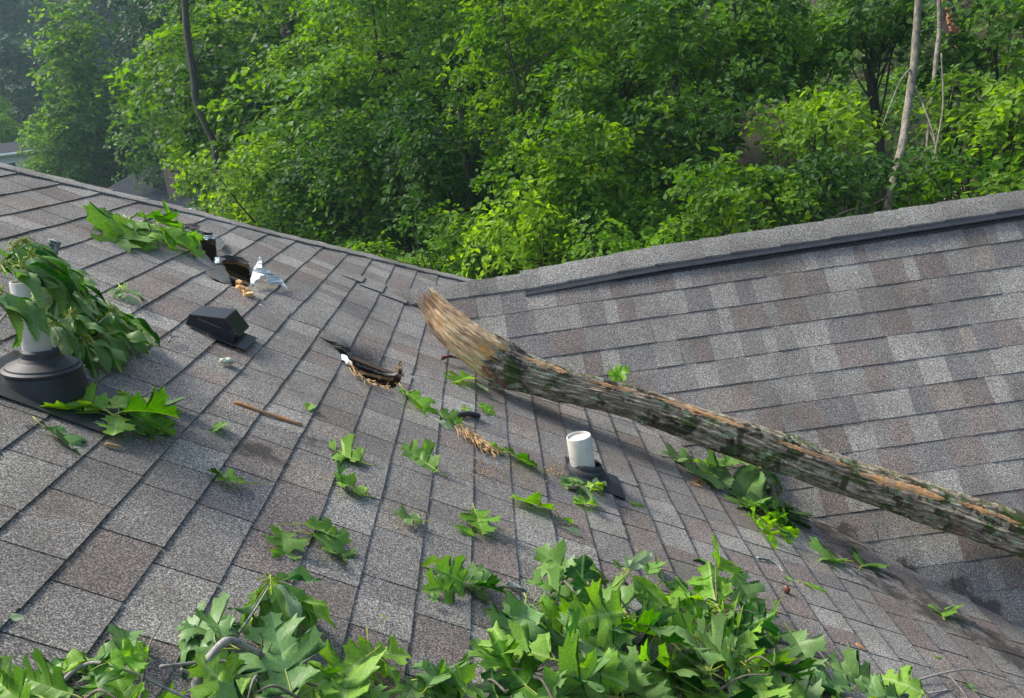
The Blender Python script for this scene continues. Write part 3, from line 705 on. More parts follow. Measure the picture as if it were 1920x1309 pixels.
# ------------------------------------------------------------------ the broken log
LOG = thing('broken_log', 'long mossy tree limb with a torn pale end lying across the roof valley', 'log', tuple(dep(1400, 850, 3.6)))
CEN = [(928, 676, 3.60, 92), (950, 686, 3.60, 84), (977, 697, 3.60, 76), (1045, 719, 3.60, 69), (1092, 731, 3.60, 65), (1190, 755, 3.60, 63), (1295, 792, 3.60, 71), (1400, 829, 3.60, 74), (1499, 865, 3.60, 77), (1603, 901, 3.60, 74), (1730, 940, 3.60, 79), (1900, 1000, 3.58, 80), (2120, 1080, 3.56, 84)]
def build_log():
    C = np.array([[*dep(c[0], c[1], c[2]), c[3]*.94*c[2]/F0/2] for c in CEN]); S = smoothcurve(C, 40)
    nr = 132; V = []; UV = []; n = len(S); arc = 0; T0 = None
    up = np.array([0, -.3, 1.])
    for i in range(n):
        p = S[i, :3]; t = S[min(i+1, n-1), :3]-S[max(i-1, 0), :3]; t /= np.linalg.norm(t)
        u = up - t*(up @ t); u /= np.linalg.norm(u); w = np.cross(t, u)
        if i: arc += np.linalg.norm(p-S[i-1, :3])
        for k in range(nr+1):
            a = 2*math.pi*k/nr; d = math.cos(a)*u + math.sin(a)*w
            # start edge slanted + ragged
            q = p
            if i < 32:
                sl = (math.cos(a)*.045 + .02*math.sin(7*a)+.012*math.sin(17*a+1)) ; q = p + t*(-sl)*(1-i/32)
            V.append(q + d*S[i, 3]); UV.append((arc, k/nr))
    V = np.array(V); Ds = V - np.repeat(S[:, :3], nr+1, 0); Dn = Ds/np.linalg.norm(Ds, axis=1)[:, None]
    ang = np.tile(np.arange(nr+1)/nr*2*np.pi, n); arcs = np.array(UV)[:, 0]
    Q = np.stack([np.cos(ang)*.6, np.sin(ang)*.6, arcs*1.0], -1)
    ridge = np.abs(fnoise(np.stack([np.cos(ang)*1.4, np.sin(ang)*1.4, arcs*.5], -1), 9, 2))
    plate = fnoise(np.stack([np.cos(ang)*2.2, np.sin(ang)*2.2, arcs*2.2], -1), 8, 12)
    knots = sum(h_*np.exp(-((arcs-a_)/.035)**2 - (((ang-g_+np.pi) % (2*np.pi) - np.pi)/.35)**2) for a_, g_, h_ in ((.42, 5.0, .014), (.95, 4.6, .016), (1.30, 5.4, .012), (.2, 4.4, .016), (1.75, 4.8, .018), (.7, .3, .010)))
    disp = .013*fnoise(Q, 7, 1) - .010*ridge + knots + .005*np.clip(plate*4, -1, 1) + .003*fnoise(np.stack([np.cos(ang), np.sin(ang), arcs*2.5], -1), 22, 5) + .0015*fnoise(np.stack([np.cos(ang)*1.5, np.sin(ang)*1.5, arcs*4], -1), 50, 9)
    V = V + Dn*disp[:, None]
    V = V.reshape(n, nr+1, 3); V[:, -1] = V[:, 0]; V = V.reshape(-1, 3)
    i, k = np.meshgrid(np.arange(n-1), np.arange(nr), indexing='ij'); a = (i*(nr+1)+k).ravel()
    F = np.stack([a, a+1, a+nr+2, a+nr+1], -1)
    link('bark', mesh('bark', V, F, M_LOG, uv=np.array(UV)), LOG)
    # end cap off frame
    # stripped orange streaks: thin raised strips on upper side
    def streak(px0, px1, frac, wd, lab=None):
        xs = [c[0] for c in CEN]; mbV = []; Fs = []; U = []
        m = 30; nn = 8
        for j in range(m+1):
            x = px0+(px1-px0)*j/m; cy_ = np.interp(x, xs, [c[1] for c in CEN]); dd = np.interp(x, xs, [c[2] for c in CEN]); dia = np.interp(x, xs, [c[3] for c in CEN])
            p = dep(x, cy_, dd); t = dep(x+5, np.interp(x+5, xs, [c[1] for c in CEN]), dd)-p; t /= np.linalg.norm(t)
            u = up - t*(up @ t); u /= np.linalg.norm(u); w = np.cross(t, u); taper = (math.sin(math.pi*j/m)**.5)*(.55+.45*abs(math.sin(j*1.7+px0)))
            for k in range(nn+1):
                a = frac + wd*taper*(k/nn-.5) + .05*math.sin(j*.5+k*.2)*taper+.12*random.random()*(k in (0, nn))*taper; rr = dia*.94*dd/F0/2 + .0035 + .005*taper*math.sin(math.pi*k/nn) + random.uniform(-.0015, .0015)
                mbV.append(p + (math.cos(a)*u+math.sin(a)*w)*rr); U.append((j/m*.3, k/nn))
        for j in range(m):
            for k in range(nn): a = j*(nn+1)+k; Fs.append((a, a+1, a+nn+2, a+nn+1))
        return link('stripped_patch', mesh('stripped_patch', np.array(mbV), Fs, M_ORW, uv=np.array(U)), LOG, label=lab)
    return streak
streak = build_log()
SG = -1
streak(975, 1060, .10, .45, 'orange bare wood near the torn end'); streak(1095, 1190, .25, .22); streak(1420, 1580, .30, .22); streak(1770, 1890, .35, .25); streak(1215, 1395, .16, .40, 'orange bare wood along the top'); streak(1590, 1750, .48, .62, 'orange bare wood towards the thick end')
def build_broken():
    # torn wood core: sweep from inside the bark out to the tip, flattened, with stepped splinters
    ax = [(955, 692, 3.60, 78), (925, 676, 3.59, 98), (897, 655, 3.59, 100), (868, 634, 3.60, 98), (843, 610, 3.61, 90), (824, 590, 3.62, 74), (811, 575, 3.625, 50)]
    S = smoothcurve(np.array([[*dep(c[0], c[1], c[2]), c[3]*.93*c[2]/F0/2] for c in ax]), 12)
    nr = 96; V = []; UV = []; n = len(S); up = np.array([0, -.3, 1.]); arc = 0; Tn = []
    ragged = [abs(math.sin(k*2.3)+.6*math.sin(k*5.1+1)) for k in range(nr)]
    aa = np.tile(np.arange(nr+1)/nr*2*np.pi, n); ar = np.repeat(np.arange(n)*.006, nr+1)
    Qn = np.stack([np.cos(aa)*1.5, np.sin(aa)*1.5, ar*2.2], -1)
    G1 = -.017*np.abs(fnoise(Qn, 6, 2)) - .007*np.abs(fnoise(Qn, 17, 9)) + .004*fnoise(np.stack([np.cos(aa), np.sin(aa), ar*5], -1), 5, 4) + .004
    for i in range(n):
        p = S[i, :3]; t = S[min(i+1, n-1), :3]-S[max(i-1, 0), :3]; t /= np.linalg.norm(t); u = up-t*(up @ t); u /= np.linalg.norm(u); w = np.cross(t, u)
        if i: arc += np.linalg.norm(p-S[i-1, :3])
        f = i/(n-1)
        for k in range(nr+1):
            a = 2*math.pi*(k % nr)/nr; d = math.cos(a)*u*(1.0) + math.sin(a)*w*.62
            g = G1[i*(nr+1)+(k % nr)]
            end = t*(.050*(ragged[k % nr]-.5)*max(0, f-.6)/.4)
            V.append(p + d*(S[i, 3]*(.95)+g) + end); UV.append((arc, k/nr))
        if i == n-1:
            ring = len(V)
    i, k = np.meshgrid(np.arange(n-1), np.arange(nr), indexing='ij'); a = (i*(nr+1)+k).ravel()
    F = [tuple(x) for x in np.stack([a, a+1, a+nr+2, a+nr+1], -1).tolist()]
    # recessed end
    c = len(V); V.append(S[-3, :3]); UV.append((arc-.05, .5))
    for k in range(nr): F.append(((n-1)*(nr+1)+k, (n-1)*(nr+1)+k+1, c))
    core = link('torn_end', mesh('torn_end', np.array(V), F, M_FIB, smooth=False, uv=np.array(UV)), LOG)
    # individual long splinters
    mb = MB()
    for j in range(120):
        f0 = random.uniform(.10, .80); i0 = int(f0*(n-1)); ln = random.uniform(.04, .15)
        a = random.uniform(0, 2*math.pi); p = S[i0, :3]; t = S[i0+1, :3]-S[i0, :3]; t /= np.linalg.norm(t)
        u = up-t*(up @ t); u /= np.linalg.norm(u); w = np.cross(t, u); d = math.cos(a)*u + math.sin(a)*w*.62
        q0 = p + d*S[i0, 3]*random.uniform(.88, .98); q1 = q0 + t*ln*(1.0) + d*random.uniform(-.008, .008) - d*ln*.1
        mid = (q0+q1)/2; r = random.uniform(.0015, .0045); mb.tube([q0, mid, q1], [r*.7, r, .0003], 4)
    for j in range(34):   # jagged fringe at the tip
        a = random.uniform(0, 2*math.pi); rr = S[-4, 3]*math.sqrt(random.random()); i0 = n-8; t = S[i0+1, :3]-S[i0, :3]; t /= np.linalg.norm(t)
        u = up-t*(up @ t); u /= np.linalg.norm(u); w = np.cross(t, u); q0 = S[i0, :3] + (math.cos(a)*u+math.sin(a)*w*.7)*rr
        ln = random.uniform(.03, .12); mb.tube([q0, q0+t*ln*.6, q0+t*ln+u*random.uniform(-.006, .006)], [.007, .0045, .0004], 4)
    me = mb.build('splinter_fringe', M_FIB); ul = me.uv_layers.new(name='UVMap')
    co = np.zeros(len(me.vertices)*3, dtype=np.float32); me.vertices.foreach_get('co', co); co = co.reshape(-1, 3); li = np.zeros(len(me.loops), dtype=np.int32); me.loops.foreach_get('vertex_index', li)
    ul.data.foreach_set('uv', np.stack([co[li, 0]*1.5, (li//12) % 17/17.], -1).astype(np.float32).ravel())
    link('splinter_fringe', me, LOG)
    # torn bark lip at the lower edge
    mb = MB()
    for (x0, y0_, x1, y1_) in ((905, 690, 947, 727), (915, 700, 952, 724), (900, 683, 936, 716)):
        mb.tube([dep(x0, y0_, 3.56), dep((x0+x1)/2+3, (y0_+y1_)/2, 3.545), dep(x1, y1_, 3.56)], [.006, .013, .008], 7, wob=.4)
    link('bark_lip', mb.build('bark_lip', simple('reddish_inner_bark', (.22, .11, .075), .85, .4, 50, .5)), LOG)
build_broken()

# ------------------------------------------------------------------ leaves (hero)
def interp_outline(pts, n):
    pts = np.array(pts, float); d = np.r_[0, np.cumsum(np.linalg.norm(np.diff(pts, axis=0), axis=1))]; t = np.linspace(0, d[-1], n)
    return np.stack([np.interp(t, d, pts[:, 0]), np.interp(t, d, pts[:, 1])], 1)
OAK = [(0, .0), (.04, .05), (.10, .11), (.14, .19), (.15, .29), (.21, .25), (.27, .27), (.28, .19), (.33, .155), (.38, .20), (.43, .28), (.44, .37), (.42, .46), (.50, .40), (.56, .47), (.585, .38), (.67, .39), (.63, .29), (.60, .20), (.66, .145), (.71, .18), (.76, .26), (.80, .34), (.825, .25), (.90, .25), (.86, .17), (.85, .09), (.90, .085), (.955, .13), (.955, .06), (1.0, 0)]
OAK2 = [(0, .0), (.06, .08), (.13, .15), (.14, .25), (.22, .26), (.28, .33), (.32, .25), (.36, .18), (.43, .20), (.49, .30), (.50, .43), (.56, .38), (.63, .45), (.66, .34), (.73, .33), (.70, .23), (.71, .16), (.77, .17), (.82, .21), (.88, .25), (.90, .15), (.92, .08), (.96, .08), (1.0, 0)]
def serr():
    p = [(0, 0)]
    for i in range(1, 15):
        t = i/15; w = .175*math.sin(math.pi*t**.85)**.8; p += [(t-.012, w*.93), (t+.016, w*1.04)]
    return p+[(1, 0)]
SER = serr()
OVAL = [(0, 0), (.1, .14), (.25, .27), (.45, .31), (.65, .27), (.82, .15), (.93, .05), (1, 0)]
def leaf_shape(kind, seed):
    rnd = random.Random(seed); base = {'oak': OAK, 'oak2': OAK2, 'ser': SER, 'oval': OVAL}[kind]
    fold = rnd.uniform(.05, .5); curl = rnd.uniform(-.35, .5) if seed % 2 == 0 else rnd.uniform(.3, 2.0); roll_ = rnd.uniform(-.8, .8); wav = rnd.uniform(.03, .085); ph = rnd.uniform(0, 6)
    if kind == 'ser': fold = rnd.uniform(.1, .7); curl = rnd.uniform(.0, 1.5)
    V = []; F = []; UV = []
    def place(x, y):
        # bend along x (curl) & fold/cup across y
        ay = abs(y); z = fold*ay + wav*math.sin(x*11+ph+3*(y > 0))*min(1, ay*6) + roll_*y*abs(y)*2.2
        yy = y*math.cos(fold*.8)
        th = curl*x
        if abs(curl) > .02: X = math.sin(th)/curl; Z = -(1-math.cos(th))/curl
        else: X = x; Z = 0
        return (X - z*math.sin(-th), yy, Z + z*math.cos(th))
    for sgn in (1, -1):
        out = [(x + rnd.uniform(-.008, .008)*(0 < i < len(base)-1), y*rnd.uniform(.9, 1.08)) for i, (x, y) in enumerate(base)]
        mids = []; m = 0
        for x, y in out:
            mm = max(m, min(1, x - .45*y if kind != 'oval' else x-.1*y)); m = mm; mids.append(mm)
        mids[-1] = 1
        o = len(V)
        for (x, y), mm in zip(out, mids):
            for f in (0, .4, .75, 1):
                px_, py_ = mm+(x-mm)*f, y*f; V.append(place(px_, sgn*py_)); UV.append((px_, sgn*py_))
        for i in range(len(out)-1):
            for k in range(3):
                a = o+i*4+k; q = (a, a+4, a+5, a+1); F.append(q if sgn < 0 else q[::-1])
    nb = len(F)
    # petiole
    mb = MB(); pl = rnd.uniform(.18, .34) if kind != 'oval' else .2; cz = rnd.uniform(-.15, .1)
    pp = [np.array([-pl, rnd.uniform(-.05, .05), cz]), np.array([-pl*.5, 0, cz*.35]), np.array([0., 0, 0]), np.array(place(.35, 0))+[0, 0, -.002], ]
    mb.tube(pp, [.014, .011, .011, .006], 5)
    o = len(V); V += mb.v; F += [tuple(i+o for i in f) for f in mb.f]; UV += [(0, .5)]*len(mb.v)
    return V, F, UV, [0]*nb+[1]*(len(F)-nb)
LCACHE = {}
def leaf_me(kind, seed, mat):
    k = (kind, seed, mat)
    if k not in LCACHE:
        V, F, UV, mi = leaf_shape(kind, seed)
        LCACHE[k] = mesh('leaf', np.array(V), F, [LM[mat], M_PET], smooth=True, uv=np.array(UV), midx=mi)
    return LCACHE[k]
def leaf_mat4(base, tip, nrm, roll=0, flip=False):
    base = np.array(base); d = np.array(tip)-base; ln = np.linalg.norm(d); x = d/ln
    z = nrm - x*(nrm @ x); z /= np.linalg.norm(z)+1e-9; y = np.cross(z, x)
    c, s = math.cos(roll), math.sin(roll); y, z = y*c+z*s, z*c-y*s
    if flip: y, z = -y, -z
    m = Matrix.Identity(4)
    for i in range(3): m[i][0], m[i][1], m[i][2], m[i][3] = x[i]*ln, y[i]*ln, z[i]*ln, base[i]
    return m
def leaf(parent, kind, mat, base, tip, nrm=NLu, roll=0, flip=False, seed=None):
    return link('leaf', leaf_me(kind, random.randrange(12) if seed is None else seed, mat), parent, leaf_mat4(base, tip, nrm, roll, flip))
def on(px, py, h=0.):
    """nearest roof surface under a pixel, lifted by h"""
    a, b = L(px, py, h), R(px, py, h); return a if a[1] < b[1] else b
def single(label, kind, mat, b, t, h=(.012, .012), roll=0, flip=False, seed=None, name='fallen_leaf', cat='leaf', group='leaves scattered on the roof', nrm=None):
    p, q = on(*b, h[0]), on(*t, h[1]); nr_ = NLu if nrm is None else nrm
    me = leaf_me(kind, random.randrange(6)*2 if seed is None else seed, mat)
    o = link(name, me, None, leaf_mat4(p, q, nr_, roll, flip)); return prop(o, label, cat, group)
def twig(parent, pts, r, mat=None, plane=None, n=5, name='twig', label=None):
    P = smoothcurve([ (plane or L)(*p) for p in pts], 5); m = len(P); mb = MB()
    mb.tube(P, [r*(1-.65*i/m) for i in range(m)], 7, wob=.25); return link(name, mb.build(name, mat or M_TWIG, True), parent, label=label)

S_ = single
S_('light green oak leaf lying flat, left of the dark twisted leaf in mid roof', 'oak', 'light', (682, 868), (607, 833), roll=.2)
S_('twisted narrow dark leaf below the pale splintered wood', 'oak', 'green', (822, 884), (755, 838), roll=-.9)
S_('light oak leaf with its long stem pointing down right, left of centre', 'oak2', 'light', (690, 930), (618, 893), roll=.2)
S_('small dark leaf standing behind the light leaf left of centre', 'oak', 'green', (640, 915), (630, 868), h=(.01, .04), roll=1.2)
S_('small pale green oak leaf beside the torn log end', 'oak', 'bright', (888, 710), (838, 708), roll=.3)
S_('tiny pale leaf scrap right of the small oak leaf by the log', 'oval', 'pale', (916, 733), (893, 722))
S_('tiny yellow green leaf scrap next to the dark shingle fragment', 'oak2', 'bright', (886, 768), (864, 762), roll=.4)
S_('curled yellow green leaf scrap right of the dark shingle fragment', 'oak2', 'bright', (898, 758), (928, 776), roll=.8)
S_('dull bluish oak leaf lying below the big light cluster at left', 'oak', 'teal', (85, 802), (172, 850), roll=.1)
S_('deep green oak leaf lying flat with its stem pointing up', 'oak', 'green', (526, 992), (537, 1050), roll=0)
S_('dark green leaf with a reddish spot in the middle of the lower roof', 'oak2', 'dark', (795, 978), (732, 968), roll=.1)
S_('small light oak leaf pointing down beside the dark spotted leaf', 'oak', 'bright', (890, 955), (905, 1003), roll=.1)
S_('long light leaf with its stem pointing right, left of the short pipe leaves', 'oak2', 'light', (1040, 957), (955, 932), roll=.5)
S_('light oak leaf tucked under the serrated pale leaf below the short pipe', 'oak', 'bright', (1122, 948), (1075, 935), roll=.2)
S_('pale serrated leaf lying below the short pipe', 'ser', 'pale', (1088, 912), (1142, 956), h=(.04, .012), flip=False)
S_('slim dark leaf lying right of the short pipe', 'ser', 'green', (1182, 940), (1228, 966), roll=.7)
S_('thin green leaf lying under the light leaf below the short pipe', 'ser', 'green', (1054, 972), (1088, 983), roll=.9)
S_('tiny curled pale leaf under the short pipe leaves', 'ser', 'pale', (1062, 990), (1098, 1004), roll=.6)
S_('narrow green leaf with a twig left of the lower roof centre', 'ser', 'green', (853, 985), (898, 1008), roll=1.0)
S_('green oak leaf lying on the right near the stained valley', 'oak', 'green', (1582, 1052), (1516, 1038), roll=.2)
S_('tiny green leaf right of the oak leaf near the stained valley', 'oak2', 'green', (1615, 1062), (1630, 1044))
S_('long pale green drooping leaf right of the foreground pile', 'ser', 'light', (1508, 1092), (1600, 1146), roll=.3)
S_('small dark leaf behind the long pale leaf at the right', 'ser', 'dark', (1468, 1078), (1498, 1102), roll=.3)
S_('tiny star shaped leaf in the stained corner at lower right', 'oak', 'bright', (1768, 1158), (1760, 1130))
S_('tiny pale leaf scrap near the left border of the lower roof', 'oval', 'pale', (18, 1156), (46, 1160), roll=.5)
S_('tiny pale leaf scrap above the light leaf at the lower edge', 'oval', 'light', (712, 1153), (732, 1158))
S_('tiny dark leaf scrap between the dark leaf group and the lower edge', 'oak2', 'dark', (803, 1124), (822, 1130))
S_('bright upright leaf poking up behind the middle of the log', 'oak2', 'bright', (1146, 712), (1176, 690), h=(.02, .10), roll=.2, nrm=np.array([0, -.8, .6]))
S_('second bright leaf leaning behind the middle of the log', 'oak', 'bright', (1165, 712), (1140, 696), h=(.02, .07), roll=.2, nrm=np.array([0, -.8, .6]))
S_('tiny yellow green twig leaf in the left part of the roof', 'oak2', 'bright', (412, 792), (410, 812), roll=.8)
S_('slim dark leaf behind the foreground pile, pointing left', 'ser', 'dark', (1330, 1055), (1256, 1028), roll=.4)
S_('tiny pale leaf scrap in the lower right corner of the roof', 'ser', 'light', (1752, 1228), (1782, 1246), roll=.5)
S_('tiny dark leaf at the bottom right corner by the thin twig', 'oak2', 'dark', (1812, 1280), (1826, 1300))
S_('small green leaf on the crease below the lower hole', 'oak2', 'green', (745, 728), (772, 742), roll=.4)
S_('bright green oak leaf hanging down the crease below the lower hole', 'oak', 'bright', (762, 735), (816, 778), h=(.02, .014), roll=.5)
S_('narrow green leaf following the crease above the tan splinters', 'oak', 'green', (822, 772), (872, 796), h=(.014, .014), roll=.8)
S_('pale leaf edge under the narrow crease leaf', 'ser', 'pale', (822, 788), (852, 806), roll=.9)
S_('yellow green leaf lying over the right end of the tan splinters', 'oak2', 'bright', (914, 832), (952, 846), h=(.014, .012), roll=.5)
S_('light leaf trailing right of the tan splinters', 'oak', 'light', (1012, 878), (938, 848), roll=.7)
S_('tiny green leaf bit left of the lower hole', 'oval', 'light', (582, 757), (576, 770))

# groups of leaves: each is one twig with its leaves
def bunch(name, label, cat, stems, leaves, group=None, plane=L):
    c = plane(*stems[0][0][0]); t = thing(name, label, cat, tuple(c), group)
    for pts, r, m in stems: twig(t, pts, r, m, plane)
    for a in leaves:
        k, m, b, e = a[:4]; kw = a[4] if len(a) > 4 else {}
        pb, pe = plane(*b), plane(*e); leaf(t, k, m, pb, pe, kw.get('n', NLu), kw.get('roll', 0), kw.get('flip', False), kw.get('seed', random.randrange(6)*2))
    return t
G_T = 'leafy twigs blown onto the roof'
bunch('leafy_twig', 'dark and light leaf pair with a stem pointing right, left of centre', 'leafy twig', [([(505, 905, .01), (470, 906, .012), (440, 902, .012)], .0012, M_PET)],
      [('oak2', 'dark', (425, 900, .02), (392, 876, .02), {'roll': .5}), ('oak', 'light', (462, 907, .014), (405, 893, .02), {'roll': .2})], G_T)
bunch('leafy_twig', 'two dark green oak leaves on crossing yellow stems in mid roof', 'leafy twig', [([(512, 984, .01), (545, 982, .015), (580, 1003, .014)], .0011, M_PET), ([(520, 983, .01), (548, 984, .018), (590, 985, .014)], .0011, M_PET)],
      [('oak2', 'green', (570, 982, .02), (645, 998, .02), {'roll': .5}), ('oak', 'green', (578, 1000, .014), (672, 1050, .014), {})], G_T)
bunch('leafy_twig', 'big light green oak leaves piled on the slope below the tall pipe', 'leafy twig', [([(285, 735, .03), (222, 765, .03), (205, 770, .03)], .002, M_TWIG), ([(228, 805, .012), (270, 822, .01), (322, 838, .008)], .0016, M_TWIG)],
      [('oak', 'light', (200, 770, .035), (84, 706, .05), {'roll': .1, 'seed': 1}), ('oak2', 'light', (205, 772, .02), (120, 735, .02), {'roll': -.3}), ('oak', 'light', (200, 765, .03), (332, 745, .05), {'roll': .2}), ('oak2', 'bright', (228, 772, .045), (338, 762, .09), {'roll': -.5}),
       ('oak', 'bright', (235, 768, .04), (340, 806, .03), {'roll': .5}), ('oak', 'green', (235, 785, .015), (310, 822, .012), {'roll': .2}), ('oak2', 'light', (222, 778, .03), (213, 826, .014), {'roll': .3}), ('oak', 'light', (190, 775, .02), (140, 770, .014), {'roll': .9}), ('oak2', 'teal', (250, 765, .02), (318, 735, .012), {}), ('oval', 'pale', (200, 800, .01), (168, 792, .01), {})], G_T)
bunch('leafy_twig', 'bright flat oak leaf heap above the middle hole near the hip', 'leafy twig', [([(230, 415, .03), (270, 425, .04), (300, 430, .03)], .0025, M_TWIGG)],
      [('oak2', 'bright', (295, 425, .05), (388, 478, .02), {'roll': .1}), ('oak', 'bright', (290, 415, .05), (370, 430, .02), {'roll': .2}), ('oak', 'green', (240, 415, .045), (205, 462, .012), {'roll': 0}), ('oak2', 'light', (238, 412, .05), (246, 462, .012), {'roll': 0}), ('oak', 'teal', (235, 425, .03), (170, 420, .015), {}), ('oak2', 'teal', (232, 418, .03), (178, 436, .012), {}),
       ('oak', 'green', (262, 425, .05), (290, 466, .012), {}), ('oak2', 'light', (272, 420, .06), (268, 458, .03), {'roll': .5}), ('oak', 'bright', (300, 430, .05), (330, 470, .012), {}), ('oak', 'green', (270, 410, .04), (262, 400, .07), {'roll': .4}), ('oak2', 'bright', (320, 425, .05), (382, 462, .015), {'roll': -.2}), ('oak2', 'dark', (280, 425, .02), (316, 468, .008), {}),('oak2', 'green', (262, 405, .04), (330, 412, .05), {})], G_T)
bunch('leafy_twig', 'small folded pale leaf tuft above the box vent', 'leafy twig', [([(222, 532, .03), (232, 545, .03), (240, 550, .02)], .002, M_PET)],
      [('ser', 'pale', (228, 545, .03), (196, 540, .02), {'roll': .8}), ('ser', 'pale', (238, 548, .03), (292, 555, .02), {'roll': .5}), ('ser', 'pale', (236, 552, .02), (272, 580, .012), {'roll': .3}), ('ser', 'teal', (230, 545, .02), (206, 558, .012), {'roll': .2}), ('ser', 'light', (236, 538, .04), (214, 530, .05), {'roll': .9}), ('oak2', 'pale', (228, 545, .04), (238, 530, .06), {'roll': 1.2}), ('ser', 'pale', (234, 556, .015), (240, 566, .014), {})], G_T)
bunch('leafy_twig', 'bright curled little leaves with big dark oak leaves under the log', 'leafy twig', [([(1390, 965, .03), (1420, 970, .04), (1440, 990, .04)], .0018, M_PET)],
      [('oak2', 'bright', (1406+dx*.85, 945+dy*.8, .055), (1424+dx, 955+dy, .03), {'roll': ro}) for dx, dy, ro in ((-10, -8, 0), (20, 5, .4), (40, 20, -.5), (60, 25, .2), (10, 40, .7), (30, 50, -.3), (50, 45, .1), (35, 75, .6), (-5, 25, .3), (70, 50, -.4), (0, 10, .9), (48, 8, .5), (25, 30, -.7), (60, 62, .3))] +
      [('oak', 'dark', (1450, 955, .02), (1524, 985, .02), {}), ('oak2', 'green', (1460, 965, .02), (1520, 1018, .012), {}), ('oak', 'dark', (1455, 975, .015), (1480, 1015, .01), {}), ('oak', 'green', (1440, 945, .03), (1372, 937, .03), {'roll': .4}), ('oak', 'dark', (1440, 950, .03), (1500, 950, .03), {})], G_T)
t = bunch('leafy_twig', 'dark tangled leaves in the valley beneath the middle of the log', 'leafy twig', [([(1240, 855, .01), (1330, 870, .03), (1420, 890, .04), (1460, 960, .02)], .003, M_TWIG), ([(1430, 885, .04), (1450, 910, .03), (1462, 965, .01)], .0018, M_TWIGG)],
      [('oak', 'bright', (1345, 880, .05), (1300, 858, .04), {'roll': .2}), ('oak', 'green', (1340, 880, .04), (1350, 845, .05), {}), ('oak2', 'dark', (1300, 862, .02), (1245, 850, .02), {}), ('ser', 'teal', (1420, 880, .06), (1360, 885, .05), {'roll': .4}), ('ser', 'dark', (1425, 885, .05), (1385, 940, .03), {}), ('ser', 'teal', (1420, 890, .05), (1398, 935, .04), {'roll': .7}), ('ser', 'dark', (1430, 890, .05), (1430, 940, .03), {}), ('ser', 'green', (1435, 885, .06), (1484, 912, .04), {}), ('ser', 'pale', (1435, 900, .05), (1472, 905, .04), {'roll': .9}), ('oak', 'dark', (1340, 885, .03), (1290, 900, .01), {}), ('oak2', 'green', (1360, 870, .06), (1400, 850, .05), {}), ('ser', 'dark', (1360, 880, .04), (1350, 920, .02), {}), ('ser', 'pale', (1282, 870, .03), (1300, 888, .01), {'roll': .6}), ('oak', 'dark', (1400, 880, .03), (1450, 860, .02), {}), ('ser', 'green', (1340, 890, .03), (1320, 915, .012), {}), ('ser', 'teal', (1450, 925, .03), (1470, 952, .01), {}), ('oak', 'dark', (1375, 895, .02), (1330, 905, .01), {}), ('oak', 'dark', (1385, 900, .02), (1420, 930, .01), {})], G_T, on)
bunch('leafy_twig', 'leaf sprig caught at the foot of the short pipe', 'leafy twig', [([(1120, 905, .05), (1105, 915, .03), (1085, 902, .02)], .0016, M_PET)],
      [('ser', 'teal', (1095, 905, .03), (1042, 890, .03), {'roll': .3}), ('ser', 'teal', (1090, 910, .02), (1060, 880, .05), {'roll': .2}), ('ser', 'light', (1108, 915, .04), (1124, 875, .07), {'roll': -.5}), ('ser', 'pale', (1112, 912, .03), (1143, 888, .05), {'roll': -.2}), ('ser', 'pale', (1112, 914, .03), (1143, 920, .03), {'roll': .3}), ('ser', 'dark', (1100, 912, .02), (1080, 922, .01), {}), ('oak2', 'dark', (1100, 910, .012), (1050, 905, .01), {})], G_T)
bunch('leafy_twig', 'curled dark oak leaves with a lichened stick end, above the foreground pile', 'leafy twig', [([(985, 1105, .012), (950, 1100, .02), (900, 1098, .03), (850, 1088, .02)], .0035, M_TWIGG)],
      [('oak', 'green', (872, 1098, .02), (800, 1095, .03), {'roll': -.3}), ('oak', 'green', (870, 1095, .04), (824, 1060, .08), {'roll': -.6}), ('ser', 'light', (845, 1070, .05), (806, 1030, .03), {'roll': .5}), ('oak2', 'dark', (880, 1090, .03), (945, 1082, .06), {'roll': .4}), ('oak', 'green', (885, 1098, .03), (952, 1105, .05), {'roll': -.8}), ('oak2', 'dark', (880, 1100, .02), (920, 1128, .01), {}), ('ser', 'teal', (872, 1080, .05), (868, 1045, .05), {'roll': .8}), ('oak', 'dark', (860, 1100, .01), (905, 1070, .02), {})], G_T)
def droop(name, label, tops, group, hang=(.10, .17), mats=('dark', 'dark', 'green', 'pale', 'dark', 'teal'), per=9, stem=None, plane=L):
    """leaves hanging in skirts from twig tips: tops = (px,py,h,spread_px)"""
    c = plane(*tops[0][:3]); t = thing(name, label, 'leafy twig', tuple(c), group)
    for px, py, h, spx in tops:
        p = plane(px, py, h)
        for i in range(per):
            a = 2*math.pi*(i+random.random()*.6)/per; ln = random.uniform(*hang)
            if 'tall stained' in label and math.sin(a) < -.25 and px > 15: ln *= .55
            out = np.array([math.cos(a), math.sin(a), 0])*random.uniform(.35, .8) + np.array([.15, -.1, -random.uniform(.3, .95)])
            out /= np.linalg.norm(out); b = p + np.array([math.cos(a), math.sin(a), -.15])*.012
            q = b+out*ln; # keep above the slope
            lo = zL(q[0])+(.155 if 'tall stained' in label else .012)
            if q[2] < lo: q[2] = lo
            if 'tall stained' in label and abs(q[0]-b1[0]-.01) < .10 and q[1] < b1[1]+.03 and q[2] < b1[2]+.27: continue
            nm = np.array([math.cos(a)*.8, math.sin(a)*.8, .6]); leaf(t, 'ser', random.choice(mats), b, q, nm, random.uniform(-.5, .5), random.random() < .12)
        mb = MB()
        for i in range(6): mb.tube([p, p+np.array([random.gauss(0, .01), random.gauss(0, .01), .016]), p+np.array([random.gauss(0, .016), random.gauss(0, .016), -.01])], .0011, 5)
        link('petiole', mb.build('petiole', M_PET), t)
    if stem: 
        for pts, r in stem: twig(t, pts, r, M_TWIGG, plane)
    return t
